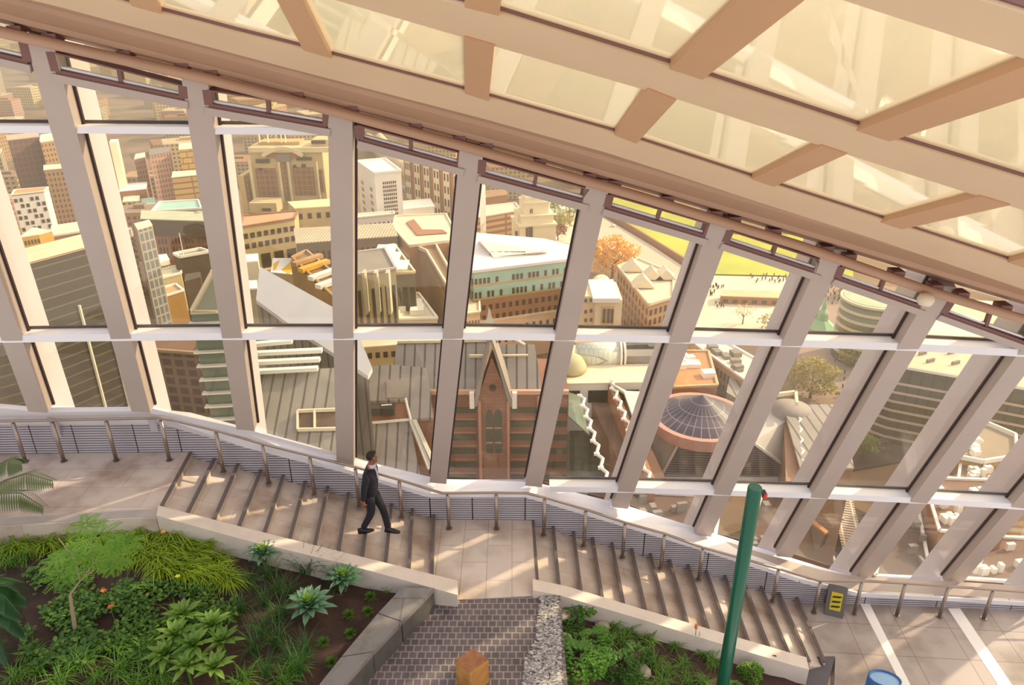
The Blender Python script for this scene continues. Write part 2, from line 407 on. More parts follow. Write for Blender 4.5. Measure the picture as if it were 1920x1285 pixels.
# step foot beyond the kerb: cobbled plaza
SETT = brick_mat('dark_cobble_setts', '6e6468', '5f565b', 'a1968f', 1.0, .125, .125, .009, .6, noise=.4, ncol='6a6064', nscale=3)
plz = [onz(858, 1125, -.015), onz(1004, 1117, -.015), onz(1050, 1117, -.015), onz(1075, 1420, -.015), onz(560, 1420, -.015), onz(700, 1226, -.015), onz(817, 1124, -.015)]
floor('floor', plz[::-1], SETT, .4)
# skirting under the sill: louvred metal panels
def louvre_mat():
    m, n, l, b = node_mat('louvred_panel')
    t = n.new('ShaderNodeTexCoord'); w = n.new('ShaderNodeTexWave'); w.bands_direction = 'Z'; w.inputs['Scale'].default_value = 6.2; w.inputs['Distortion'].default_value = 0
    l.new(t.outputs['Object'], w.inputs[0]); r = n.new('ShaderNodeValToRGB'); l.new(w.outputs[1], r.inputs[0])
    r.color_ramp.elements[0].position = .12; r.color_ramp.elements[0].color = lin('857f86'); r.color_ramp.elements[1].position = .5; r.color_ramp.elements[1].color = lin('c6c1c8')
    l.new(r.outputs[0], b.inputs['Base Color']); b.inputs['Roughness'].default_value = .4; b.inputs['Metallic'].default_value = .25
    bp = n.new('ShaderNodeBump'); bp.inputs['Distance'].default_value = .02; bp.inputs['Strength'].default_value = .7; l.new(w.outputs[1], bp.inputs['Height']); l.new(bp.outputs[0], b.inputs['Normal'])
    return m
LOUV = louvre_mat(); PANEL = mat('plain_panel', 'a49ea6', .5, .1, .05, 2)
allx = [p.x for p in si]
def floorz(x):
    z = ZU
    for p in i1:
        if x > p.x: z -= RIS
    for p in i2:
        if x > p.x: z -= RIS
    return z
def smoothz(x): return interp([(-40, ZU), (i1[0].x, ZU), (i1[-1].x, 0), (i2[0].x, 0), (i2[-1].x, ZL), (40, ZL)], x)
tab = [(p.x, p.z) for p in si]
px_breaks = [-150, 50, 130, 245, 330, 540, 805, 885, 985, 1100, 1210, 1330, 1440, 1560, 1625, 1760, 1900, 2080]
xs = [onW(p, interp(SILLI, p)).x for p in px_breaks]
wallt = thing('radiator_cover', 'long louvred grey metal heater casing under the white sill of the glass front', 'radiator cover', (0, WY(0), 0))
for j in range(len(xs)-1):
    x0, x1 = xs[j]+.01, xs[j+1]-.01; m = MB(); n = 5
    for k in range(n):
        xa, xb = x0+(x1-x0)*k/n, x0+(x1-x0)*(k+1)/n
        za, zb = interp(tab, xa)-.05, interp(tab, xb)-.05; fa, fb = min(smoothz(xa), floorz(xa))-.3, min(smoothz(xb), floorz(xb))-.3
        ya, yb = WY(xa), WY(xb)
        m.hexa([(xa, ya, fa), (xb, yb, fb), (xb, yb+.14, fb), (xa, ya+.14, fa)], [(xa, ya, za), (xb, yb, zb), (xb, yb+.14, zb), (xa, ya+.14, za)])
    m.build('louvre_panel' if j % 2 else 'cover_panel', LOUV, wallt)
base = MB()
for a, b in zip(xs[:-1], xs[1:]):
    base.hexa([(a, WY(a)+.15, -3), (b, WY(b)+.15, -3), (b, WY(b)+.6, -3), (a, WY(a)+.6, -3)], [(a, WY(a)+.15, interp(tab, a)-.1), (b, WY(b)+.15, interp(tab, b)-.1), (b, WY(b)+.6, interp(tab, b)-.1), (a, WY(a)+.6, interp(tab, a)-.1)])
struct(base.build('wall_front', STEEL))
# ---------------------------------------------------------------- handrail
RAILM = mat('brushed_bronze_steel', 'a3948a', .28, .75)
rt = [(-160, 792), (0, 790), (297, 784), (320, 787), (407, 808), (494, 833), (581, 855), (666, 876), (749, 900), (815, 921), (830, 925), (928, 924), (986, 925), (1021, 933), (1099, 956), (1172, 980), (1246, 1001), (1318, 1027), (1390, 1047), (1460, 1067), (1535, 1089), (1550, 1090), (1617, 1090), (1698, 1094), (1779, 1100), (1863, 1106), (1980, 1115), (2100, 1125)]
RP = [onW(px, py, .27) for px, py in rt]
hr = thing('handrail', 'continuous slim metal handrail on posts running down the stairs along the glass front', 'handrail', tuple(RP[2]))
m = MB(); m.tube(RP, .024, 10); m.build('rail', RAILM, hr, True)
for px in (-60, 23, 97, 198, 300, 404, 492, 580, 666, 748, 839, 930, 1021, 1098, 1172, 1246, 1318, 1390, 1460, 1539, 1617, 1698, 1779, 1863, 1950):
    p = onW(px, interp(rt, px), .27); z0 = floorz(p.x)
    m = MB(); m.tube([(p.x, p.y, z0-.02), (p.x, p.y, p.z-.05)], .034, 10); m.tube([(p.x, p.y, p.z-.06), (p.x, p.y, p.z)], .012, 6)
    po = m.build('post', RAILM, hr, True); m = MB(); m.tube([(p.x, p.y, z0), (p.x, p.y, z0+.015)], .06, 12); m.build('base_flange', RAILM, po)
# ================================================================ roof grid
PANE = None
def pane_mat():
    m = bpy.data.materials.new('roof_glass'); m.use_nodes = True; n = m.node_tree.nodes; l = m.node_tree.links; n.clear()
    o = n.new('ShaderNodeOutputMaterial'); tl = n.new('ShaderNodeBsdfTranslucent'); tl.inputs[0].default_value = (.86, .81, .66, 1)
    df = n.new('ShaderNodeBsdfDiffuse'); df.inputs[0].default_value = (.85, .78, .6, 1)
    g = n.new('ShaderNodeBsdfGlossy'); g.inputs['Roughness'].default_value = .03; g.inputs['Color'].default_value = (1, .97, .9, 1)
    tr = n.new('ShaderNodeBsdfTransparent'); tr.inputs[0].default_value = (1, .97, .88, 1)
    a = n.new('ShaderNodeMixShader'); a.inputs[0].default_value = .12; l.new(tl.outputs[0], a.inputs[1]); l.new(df.outputs[0], a.inputs[2])
    b = n.new('ShaderNodeMixShader'); b.inputs[0].default_value = .35; l.new(a.outputs[0], b.inputs[1]); l.new(tr.outputs[0], b.inputs[2])
    lw = n.new('ShaderNodeLayerWeight'); lw.inputs[0].default_value = .5
    fr = n.new('ShaderNodeMath'); fr.operation = 'POWER'; l.new(lw.outputs['Facing'], fr.inputs[0]); fr.inputs[1].default_value = 3.5
    f2 = n.new('ShaderNodeMath'); f2.operation = 'MULTIPLY_ADD'; l.new(fr.outputs[0], f2.inputs[0]); f2.inputs[1].default_value = .8; f2.inputs[2].default_value = .24
    c = n.new('ShaderNodeMixShader'); l.new(f2.outputs[0], c.inputs[0]); l.new(b.outputs[0], c.inputs[1]); l.new(g.outputs[0], c.inputs[2])
    l.new(c.outputs[0], o.inputs[0]); MATS['roof_glass'] = m; return m
PANE = pane_mat()
DEEP = .09                                    # depth of the roof members
UPV = Vector((0, .38, .925)).normalized()
def rbeam(top, bot, deep=DEEP, m=ROOFST):
    """member whose inner face lies on the roof surface between two picture lines"""
    mb = MB(); a = [onR(*p) for p in top]; b = [onR(*p) for p in bot]
    for j in range(len(a)-1):
        q = [b[j], b[j+1], a[j+1], a[j]]; mb.hexa(q, [p+UPV*deep for p in q])
    return struct(mb.build(trimname(), m))
def lip(line, side, m=FRAMEB):
    """dark glazing bead along the pane edge"""
    pts = [onR(*p) for p in line]; mb = MB()
    for j in range(len(pts)-1): mb.beam(pts[j]+UPV*(DEEP-.05), pts[j+1]+UPV*(DEEP-.05), .035, .03, UPV)
    struct(mb.build(trimname(), m))
G1 = [(60, -42), (160, -13), (252, 11), (440, 61), (565, 92), (900, 180), (1150, 250), (1400, 332), (1650, 412), (1890, 490), (2100, 560)]
S1 = [(0, -14), (100, 10), (200, 37), (440, 101), (565, 134), (900, 221), (1150, 290), (1400, 372), (1650, 452), (1890, 533), (2100, 605)]
rbeam(G1, S1)
B2T = [(600, -62), (827, 0), (934, 25), (1252, 124), (1317, 144), (1611, 241), (1668, 261), (1920, 338), (2100, 395)]
B2B = [(560, -17), (640, 5), (870, 70), (1200, 166), (1275, 187), (1497, 258), (1584, 288), (1920, 395), (2100, 452)]
B2B = [(600, -8), (820, 56), (900, 79), (1210, 169), (1275, 188), (1550, 277), (1610, 297), (1920, 395), (2100, 453)]
rbeam(B2T, B2B)
B3T = [(1600, -70), (1780, -18), (1920, 26), (2100, 85)]
B3B = [(1500, -26), (1640, 20), (1920, 110), (2100, 168)]
rbeam(B3T, B3B)
RAFT = [ # lower row: (left line), (right line)
 [(246, 8), (225, -45)], [(303, 24), (275, -45)],
 [(569, 92), (505, -30)], [(622, 107), (555, -30)],
 [(871, 173), (871, 66)], [(916, 187), (927, 82)],
 [(1152, 251), (1215, 164)], [(1193, 267), (1268, 185)],
 [(1410, 334), (1540, 270)], [(1451, 348), (1588, 286)],
 [(1651, 415), (1838, 365)], [(1691, 428), (1894, 382)],
 [(1889, 490), (2060, 445)], [(1930, 503), (2110, 458)],
 # upper row
 [(871, 10), (876, -50)], [(936, 26), (946, -50)],
 [(1255, 126), (1420, -30)], [(1317, 146), (1540, -30)],
 [(1606, 242), (1950, 108)], [(1668, 262), (1990, 155)],
]
for k in range(0, len(RAFT), 2):
    L_, R_ = RAFT[k], RAFT[k+1]
    mb = MB(); a0, a1_, b0, b1_ = onR(*L_[0]), onR(*L_[1]), onR(*R_[0]), onR(*R_[1])
    q = [a0, b0, b1_, a1_]; mb.hexa([p-UPV*.015 for p in q], [p+UPV*(DEEP-.02) for p in q]); struct(mb.build(trimname(), mat('peach_rafter', 'cba07c', .45, 0, .06, 1)))
    # bolted end plate where the rafter meets the eave beam
for ln in (G1, B2T, B3T): lip(ln, 1)
# panes: between rafters, slightly above the members
def pane(px):
    p = [onR(*q)+UPV*(DEEP-.04) for q in px]; mb = MB(); mb.slab(p, .02, vec=UPV*.02); struct(mb.build(winname(), PANE))
pane([(235, 5), (595, 98), (530, -60), (180, -60)])
pane([(595, 98), (893, 178), (899, 60), (640, -10), (530, -60)])
pane([(893, 178), (1172, 259), (1240, 175), (899, 70)])
pane([(1172, 259), (1430, 341), (1562, 278), (1240, 175)])
pane([(1430, 341), (1671, 421), (1866, 375), (1562, 278)])
pane([(1671, 421), (1910, 497), (2090, 450), (1866, 375)])
pane([(-60, -60), (235, 5), (180, -60)])
pane([(903, 15), (1286, 135), (1480, -60), (910, -60)])
pane([(1286, 135), (1637, 252), (2000, 125), (1540, -10), (1480, -60)])
pane([(1637, 252), (1960, 350), (2100, 300), (2000, 125)])
# ---------------------------------------------------------------- eave: gutter box between the roof beam and the head of the glass
n_e = 16
exs = [-7.6+k*(9.6+7.6)/n_e for k in range(n_e+1)]
s1t = [onR(*p) for p in S1]; s1z = [(p.x, p.z) for p in s1t]; s1y = [(p.x, p.y) for p in s1t]
mb = MB(); lines = []
for x in exs:
    ze, ye = interp(EZ, x), interp(EYY, x); zs_, ys_ = interp(s1z, x), interp(s1y, x)
    # stepped profile: soffit lip, recess, fascia
    prof = [(ye+.25, ze+.02), (ye-.02, ze), (ye-.30, ze+.10), (ye-.32, ze+.17), (ye-.7, ze+.36), (ye-.72, ze+.42), (ys_+.02, zs_+.0), (ys_+.3, zs_+.35), (ye+.25, ze+.7)]
    lines.append([Vector((x, y, z)) for y, z in prof])
np_ = len(lines[0])
vs_ = [p for l_ in lines for p in l_]; fs_ = []
for j in range(len(lines)-1):
    for k in range(np_):
        k2 = (k+1) % np_; fs_.append((j*np_+k, (j+1)*np_+k, (j+1)*np_+k2, j*np_+k2))
struct(mesh_obj('ceiling', vs_, fs_, EAVEST))
# curtain pipe running below the eave
pp = [onF(px, py, .34) for px, py in PIPE]
pipe_t = thing('service_pipe', 'long tan round pipe running under the eave from corner to corner', 'pipe', tuple(pp[4])); m = MB(); m.tube(pp, .065, 14); o = m.build('tube', EAVEST, pipe_t, smooth=True)
# ---------------------------------------------------------------- hinged vents under the eave, one in each bay
VENT = {1: [(98, 94), (345, 158), (347, 181), (108, 131)], 2: [(390, 166), (614, 226-26), (614, 233), (394, 194)], 3: [(672, 232), (866, 284), (864, 308), (676, 257)],
        4: [(905, 297), (1105, 351), (1098, 375), (903, 323)], 5: [(1144, 362), (1332, 417), (1322, 440), (1138, 385)], 6: [(1368, 429), (1540, 485), (1533, 507), (1359, 450)],
        7: [(1577, 496), (1737, 547), (1727, 573), (1568, 517)], 8: [(1783, 560), (1930, 606), (1925, 641), (1767, 584)], 0: [(-90, 40), (47, 76), (56, 113), (-80, 82)]}
NAMES = {0: 'at the far left edge below the eave', 1: 'between the second and third leaning mullions from the left', 2: 'between the pale columns left of the straight upright mullion', 3: 'directly right of the upright mullion above the white tower',
         4: 'above the domed stone tower', 5: 'above the golden tree and grass bank', 6: 'above the flat green lawn', 7: 'beside the small round white lamp', 8: 'lowest one at the right edge'}
for k, q in sorted(VENT.items()):
    c = [onF(px, py, .10) for px, py in q]; v = thing('vent_window', 'small brown framed vent window '+NAMES[k], 'vent window', tuple(c[0]))
    tl, tr_, br, bl = c; n = NRM[k+1]
    m = MB(); w = .055
    m.beam(bl, br, w*.9, .12, n); m.beam(tl, bl, w*1.9, .12, n); m.beam(tr_, br, w*1.9, .12, n); m.beam(tl, tr_, .02, .12, n)
    m.build('frame', FRAMEB, v)
    mt, mbt = (tl+tr_)/2, (bl+br)/2
    m = MB(); m.beam(mt, mbt, .045, .08, n); m.build('glazing_bar', FRAMEB, v)
    m = MB(); up_ = (tl-bl)*.2; m.beam(bl+up_+(br-bl)*.03, br+(tr_-br)*.2-(br-bl)*.03, .03, .04, n); sa = m.build('sash', STEELW, v)
    m = MB(); m.slab([bl, br, tr_, tl], .01, vec=(0, .01, 0)); m.build('pane', GLASS, sa)
    dn = (bl-tl).normalized()*.075
    m = MB(); m.beam(bl+dn-(br-bl)*.03, br+dn+(br-bl)*.03, .10, .16, n); struct(m.build(trimname(), STEEL))
# brackets holding the pipe
mb0 = None
for px in (35, 100, 238, 345, 400, 560, 660, 780, 862, 912, 1012, 1105, 1152, 1250, 1340, 1375, 1450, 1548, 1590, 1680, 1752, 1800, 1880):
    p = onF(px, interp(PIPE, px)-14, .2)
    mb0 = MB(); mb0.box(p, (.16, .2, .07), R(0)); mb0.build('bracket', FRAMEB, pipe_t)
# round white lamp on the mullion at right
p = onF(1736, 562, .52); m = MB(); m.lathe((0, 0, 0), [(.03, -.09), (.09, -.07), (.115, 0), (.09, .07), (.03, .09)], 18)
m.v = [p+v for v in m.v]; o = m.build('globe_lamp', mat('milk_glass', 'e6d8c2', .3), smooth=True, origin=tuple(p)); tag(o, 'small round white globe lamp fixed beside the eave pipe at right', 'lamp')
# ================================================================ the city below
GZ = -141.0
BOUNDS = []
def G(px, py, H=0): return onz(px, py, GZ+H)
def ony(px, py, y): d = ray(px, py); return CAMP+d*(y/d.y)
def onpl(px, py, p0, n): d = ray(px, py); return CAMP+d*((p0-CAMP).dot(n)/d.dot(n))
CM = {}
def cm(name, col, rough=.8, **k):
    k.setdefault('noise', .14); k.setdefault('nscale', .15); return mat('city_'+name, col, rough, 0, **k)
CREAM = cm('cream', 'd9bf8c'); PALE = cm('pale_stone', 'ecdcbf'); WHITE = cm('white_render', 'f6efe4', noise=.05); BROWN = cm('brown_brick', '94623f'); SALM = cm('salmon_brick', 'a87253')
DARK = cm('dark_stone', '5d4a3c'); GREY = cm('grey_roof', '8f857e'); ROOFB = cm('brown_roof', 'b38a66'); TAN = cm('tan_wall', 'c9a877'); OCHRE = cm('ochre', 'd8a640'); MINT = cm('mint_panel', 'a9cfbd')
WINB = mat('city_window_brown', '4a3326', .25); WIND = mat('city_window_dark', '3d3a38', .2); WING = mat('city_window_green', '4a544a', .15); PINK = cm('pink_stone', 'a8705c'); ZINC = cm('zinc', '9c918a', noise=.1)
def seam_mat(name, c1, c2, axis, scale, rough=.5):
    m, n, l, b = node_mat(name); t = n.new('ShaderNodeTexCoord'); w = n.new('ShaderNodeTexWave'); w.bands_direction = axis
    w.inputs['Scale'].default_value = scale; l.new(t.outputs['Object'], w.inputs[0]); r = n.new('ShaderNodeValToRGB'); l.new(w.outputs[1], r.inputs[0])
    r.color_ramp.elements[0].position = .02; r.color_ramp.elements[0].color = lin(c2); r.color_ramp.elements[1].position = .14 if axis != 'Z' else .6; r.color_ramp.elements[1].color = lin(c1)
    nz = n.new('ShaderNodeTexNoise'); nz.inputs['Scale'].default_value = .12; l.new(t.outputs['Object'], nz.inputs['Vector']); mx = n.new('ShaderNodeMixRGB'); mx.blend_type = 'MULTIPLY'; mx.inputs[0].default_value = .35
    l.new(r.outputs[0], mx.inputs[1]); l.new(nz.outputs[0], mx.inputs[2]); l.new(mx.outputs[0], b.inputs['Base Color']); b.inputs['Roughness'].default_value = rough; return m
SEAM = seam_mat('seamed_zinc', 'a59b94', '625a55', 'X', .105)
SEAMY = seam_mat('seamed_grey_wall', 'a39b90', '6a625a', 'X', .11)
SLAT = seam_mat('slatted_roof', 'd9c7a4', '7d6248', 'X', .22)
LOUVR = seam_mat('louvred_grey_roof', 'a29ca4', '4d4858', 'Z', .36)
def facade_mat(name, wall, win, bw, bh, ms=.3, axis='x+y'):
    return brick_mat('city_'+name, win, win, wall, 1.0, bw, bh, ms, .6, axis=axis, offset=0)
F_BR = facade_mat('brown_windows', 'b28c68', '6a4c38', 3.4, 3.6, .9)
F_CR = facade_mat('cream_windows', 'd9c095', '7d5f44', 4.0, 3.8, 1.0)
F_RD = facade_mat('plum_panels', '7d5a54', '61474c', 5, 4, .5)
F_GR = facade_mat('grey_windows', 'b7a68e', '6c5a4c', 3.6, 3.4, .8)
F_PK = facade_mat('pinkish_windows', 'bd9484', '7b5850', 3.2, 3.6, .9)
def world_prism(name, poly, z0, z1, m, parent=None, mtop=None):
    q = MB(); c = sum((Vector(p) for p in poly), Vector())/len(poly)
    area = sum(poly[i][0]*poly[(i+1) % len(poly)][1]-poly[(i+1) % len(poly)][0]*poly[i][1] for i in range(len(poly)))
    if area < 0: poly = list(reversed(poly))
    q.prism(poly, z0, z1, 0, 1 if mtop else None)
    return q.build(name, [m, mtop] if mtop else m, parent, origin=None if parent else (c.x, c.y, z0))
def windows(par, A, B, ztop, cols, rows, fh=3.8, wf=.55, hf=.6, top=1.2, m=None, skip=None, name='window', pr=.18, inset=(0, 0)):
    """rows x cols of separate window pieces on the wall A-B; copies share one mesh"""
    A = Vector((A[0], A[1], 0)); B = Vector((B[0], B[1], 0)); d = B-A; L = d.length; d.normalize(); nrm = Vector((d.y, -d.x, 0))
    if nrm.dot(A.xy.to_3d()) > 0: nrm = -nrm
    L2 = L*(1-inset[0]-inset[1]); st = A+d*L*inset[0]; cw = L2/cols; rz = atan2(d.y, d.x); first = None; org = Vector(par['_org'])
    for r in range(rows):
        for c in range(cols):
            if skip and skip(r, c): continue
            p = st+d*(cw*(c+.5))+nrm*(pr*.4); p.z = ztop-top-fh*(r+.5)
            if first is None:
                q = MB(); q.box((0, 0, 0), (cw*wf, pr, fh*hf)); me_o = q.build(name, m or WINB); me_o.parent = par; first = me_o; o = me_o
            else:
                o = first.copy(); COL.objects.link(o)
            o.location = p-org; o.rotation_euler = (0, 0, rz)
def block(name, label, roofpx, H, wall, roof=None, cat='building', win=(), para=.0, group=None, z0=0.0, pm=None):
    poly = [G(x, y, H) for x, y in roofpx]; c = sum(poly, Vector())/len(poly)
    t = thing(name, label, cat, (c.x, c.y, GZ+z0), group)
    world_prism('wall', poly, GZ+z0, GZ+H, wall, t)
    rt_ = poly; BOUNDS.append((min(p.x for p in poly), max(p.x for p in poly), min(p.y for p in poly), max(p.y for p in poly)))
    o = world_prism('roof', [c+(p-c)*1.015 for p in rt_], GZ+H, GZ+H+.5, roof or PALE, t)
    if para:
        q = MB(); n = len(poly)
        for i in range(n):
            a, b = poly[i].copy(), poly[(i+1) % n].copy(); a.z = b.z = GZ+H+.5+para/2; q.beam(a, b, .8, para)
        q.build('parapet', pm or WHITE, t)
    for w in win:
        k = dict(w); i, j = k.pop('e'); windows(t, poly[i], poly[j], GZ+H, **k)
    return t, poly
def rooftop_units(par, poly, H, n, seed, m=None, size=(2.5, 5)):
    rd = random.Random(seed); org = Vector(par['_org']); a, b, c = poly[0], poly[1], poly[-1]
    for i in range(n):
        u, v = rd.uniform(.12, .8), rd.uniform(.12, .8); p = a+(b-a)*u+(c-a)*v
        q = MB(); s = (rd.uniform(*size), rd.uniform(*size), rd.uniform(1.2, 2.6)); q.box((p.x, p.y, GZ+H+.5+s[2]/2), s, rd.uniform(0, .3)); q.build('roof_unit', m or WHITE, par)
# ground
CITYG = mat('city_ground', '94785f', .9, 0, .35, .02, col2='6f5745')
mg = MB(); mg.slab([(-4500, 60, GZ-.3), (4500, 60, GZ-.3), (4500, 9000, GZ-.3), (-4500, 9000, GZ-.3)], 2); struct(mg.build('floor', CITYG))
def patch(name, px, m, dz=.0, label=None, cat=None, t=.25):
    q = MB(); pts = [G(x, y, dz) for x, y in px]
    a = sum(pts[i].x*pts[(i+1) % len(pts)].y-pts[(i+1) % len(pts)].x*pts[i].y for i in range(len(pts)))
    if a < 0: pts.reverse()
    q.slab(pts, t); o = q.build(name, m, origin=tuple(pts[0]))
    if label: tag(o, label, cat)
    else: struct(o)
    return o
# ---------------- far left
t, p = block('office_tower', 'dark plum tower block with speckled red panels at the far left', [(14, 264), (74, 257), (72, 249), (12, 255)], 60, F_RD, cm('plumroof', 'c9b09a'))
t, p = block('office_block', 'brown banded office block just right of the plum tower', [(76, 268), (118, 262), (114, 252), (78, 256)], 58, F_BR, PALE, para=1)
t, p = block('office_block', 'brown office with pale roof and tall ribs, above the white cube house', [(82, 320), (124, 316), (121, 308), (82, 311)], 48, F_BR, PALE)
t, p = block('residential_block', 'white cube building with scattered black square windows and orange roof', [(22, 368), (82, 361), (91, 353), (28, 358)], 40, WHITE, cm('orange_roof', 'dc9a5c'),
    win=[dict(e=(0, 1), cols=6, rows=6, fh=3.7, wf=.62, hf=.62, m=WIND, skip=lambda r, c: (r*7+c*5) % 3 == 1)], para=.6)
t, p = block('corner_block', 'ochre yellow sided small block at the left below the white cube', [(36, 447), (73, 441), (98, 434), (62, 428)], 38, OCHRE, PALE, win=[dict(e=(0, 1), cols=6, rows=3, fh=3.6, wf=.5)])
t, p = block('low_block', 'low pale roofed block between ochre block and pillar', [(100, 445), (160, 436), (152, 420), (98, 428)], 30, SALM, PALE, para=1)
t = thing('rotunda', 'small cream rotunda with stepped drum at the far left', 'building', tuple(G(124, 425)))
q = MB(); c0 = G(124, 425); q.lathe(c0, [(9, 0), (9, 24), (7, 24.2), (7, 28), (5, 28), (4.5, 31), (1, 33)], 16); q.build('drum', CREAM, t, origin=None)
windows(t, (c0.x-7, c0.y-9.3), (c0.x+7, c0.y-9.3), GZ+24, 5, 3, m=WINB)
# ---------------- big dark office at the left
t, p = block('dark_office', 'big dark banded office with cream parapet near the left pillars', [(-140, 535), (38, 500), (205, 455), (201, 444), (30, 488), (-140, 522)], 95, brick_mat('city_dark_bands', '45403a', '4c453e', '6a6352', 1, 60, 2.6, .18, .35, axis='x+y', offset=0), cm('peach_parapet', 'd5ad92'), para=1.6, pm=cm('cream_parapet', 'ecdcc0'))
for k in range(9):
    a = p[0].lerp(p[1], .35+.0*k) if k < 0 else None
wd = [Vector(v) for v in p]
for k in (3, 5):
    u = (k+.5)/7; b = wd[1].lerp(wd[2], u); q = MB(); q.beam((b.x, b.y-.4, GZ+10), (b.x, b.y-.4, GZ+82), .5, .5, (0, 1, 0)); q.build('fin', PALE, t)
# cladding tower
t, p = block('service_tower', 'slim bluish grey gridded service tower beside the second pillar', [(258, 432), (286, 424), (280, 415), (252, 422)], 88, brick_mat('city_grid_blue', '76797c', '6a6a6c', 'aaa190', 1, 2.2, 3, .3, .4, axis='x+y', offset=0), PALE)
# curved brown
t, p = block('terrace_block', 'salmon brick block with triple windows and grey upper storeys left of centre', [(268, 442), (392, 455-18), (398, 424), (272, 410)], 42, SALM, GREY,
    win=[dict(e=(0, 1), cols=20, rows=3, fh=4.6, wf=.45, hf=.6, skip=lambda r, c: c % 4 == 3)])
block('setback_block', 'grey brown set-back storeys on the salmon brick block', [(264, 412), (392, 416), (396, 400), (266, 396)], 50, DARK, cm('sage_roof', 'c3c2a4'), z0=42)
t = thing('roof_dome', 'small grey green dome at the corner of the salmon brick block', 'dome', tuple(G(377, 425, 43))); q = MB(); q.lathe(G(377, 425, 43), [(6, 0), (6, 2), (5.5, 4), (4, 6.5), (1.5, 8), (.2, 8.4)], 16); q.build('cap', cm('sage', 'a8a890'), t, True)
block('yellow_block', 'yellow rendered block with dark slots left of the cream landmark', [(335, 282), (366, 279), (366, 268), (336, 270)], 52, brick_mat('city_yel', 'd9b56c', 'd2a75a', '8d6b45', 1, 9, 4.2, .45, .8, axis='x+y', offset=.5), PALE)
block('yellow_block', 'yellow banded block lower than its yellow neighbour, with pale roof', [(322, 334), (372, 329), (372, 320), (324, 323)], 40, brick_mat('city_yel2', 'dcb673', 'cfa561', '97704a', 1, 60, 4.0, .6, .8, axis='x+y', offset=0), PALE)
block('flat_block', 'long low white roofed block at left with brown brick front', [(224, 360), (274, 355), (276, 342), (226, 347)], 30, SALM, WHITE)
block('brick_tower', 'narrow reddish brick tower with stepped top at left', [(252, 300), (272, 296), (272, 287), (254, 290)], 44, F_PK, PALE)
block('brick_tower', 'brownish brick slab right of the narrow reddish tower', [(280, 292), (318, 286), (318, 276), (280, 281)], 50, F_PK, GREY)
block('slab_tower', 'pale narrow slab tower seen beside the second white fin', [(205, 268), (218, 266), (222, 262), (208, 263)], 62, PALE, WHITE)
block('small_block', 'small cream block with dotted windows under the long white roof', [(230, 380), (262, 378), (262, 368), (232, 369)], 26, F_CR, PALE)
block('small_block', 'pale mint roofed small block next to the dotted cream block', [(266, 386), (292, 383), (290, 371), (264, 374)], 24, F_CR, MINT)
block('mint_roof_block', 'block with broad pale mint hipped roof above the salmon bricks', [(285, 400), (378, 394), (372, 378), (300, 382)], 44, TAN, MINT, para=1)
t, p = block('hall', 'small hall with white tin roof and a row of dark windows', [(281, 499), (318, 488), (312, 478), (280, 482)], 38, PALE, WHITE, win=[dict(e=(0, 1), cols=8, rows=1, fh=4, wf=.5, m=WIND)])
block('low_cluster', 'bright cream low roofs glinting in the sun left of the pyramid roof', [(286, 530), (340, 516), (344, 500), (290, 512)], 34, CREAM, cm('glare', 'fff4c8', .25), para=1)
block('low_cluster', 'low tan roofs with orange wall below the glinting roofs', [(288, 566), (345, 548), (330, 536), (286, 548)], 33, cm('tanochre', 'b98a4a'), TAN, para=.8)
t, p = block('terrace_house', 'flat roofed house with white parapet frame and flagpole', [(338, 486), (394, 476), (376, 470), (326, 480)], 41, DARK, cm('greyolive', '9a8e70'), para=1.2)
q = MB(); fp = G(345, 484, 41); q.tube([fp, fp+Vector((0, 0, 12))], .2, 6); q.build('flagpole', WHITE, t)
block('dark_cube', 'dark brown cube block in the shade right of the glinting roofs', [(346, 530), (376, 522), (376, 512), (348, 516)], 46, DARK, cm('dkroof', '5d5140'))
# glass office with fin bands
t, p = block('banded_glass_office', 'green glass office with white projecting floor fins and glazed pyramid top', [(358, 590), (448, 586), (452, 560), (385, 552)], 86, mat('city_green_glass', '5a6656', .2), cm('rim', 'c7b596'))
for k in range(13):
    z = GZ+84-3.55*k; q = MB(); 
    for i in range(2):
        a, b = p[i], p[i+1]; q.beam((a.x-.6 if i == 0 else a.x, a.y-.5, z), (b.x, b.y-.5, z), 1.6, .35)
    q.build('floor_fin', cm('fin', 'e0d8c6'), t)
apx = G(400, 508, 98); q = MB(); bs = [G(360, 583, 86.5), G(430, 583, 86.5), G(428, 556, 86.5), G(376, 556, 86.5)]
q.add(bs+[apx, apx+Vector((6, 0, 0))], [(0, 1, 5, 4), (1, 2, 5), (2, 3, 4, 5), (3, 0, 4), (3, 2, 1, 0)]); q.build('glazed_pyramid', mat('city_pyramid', '9aa096', .3), t)
q = MB()
for a, b in ((bs[0], bs[1]), (bs[0], apx), (bs[3], apx)): q.beam(a, b, .8, .8)
q.build('pyramid_rim', PALE, t)
t, p = block('brown_terrace', 'dark brown terraced block in the shade behind the banded glass office', [(262, 660), (372, 668), (384, 640), (262, 628)], 62, brick_mat('city_dkrows', '54423a', '4c3c34', '7c6350', 1, 3.0, 2.9, .5, .7, axis='x+y', offset=0), cm('brn', '7e5f4c'), para=.8, pm=cm('brn2', 'a98d76'))
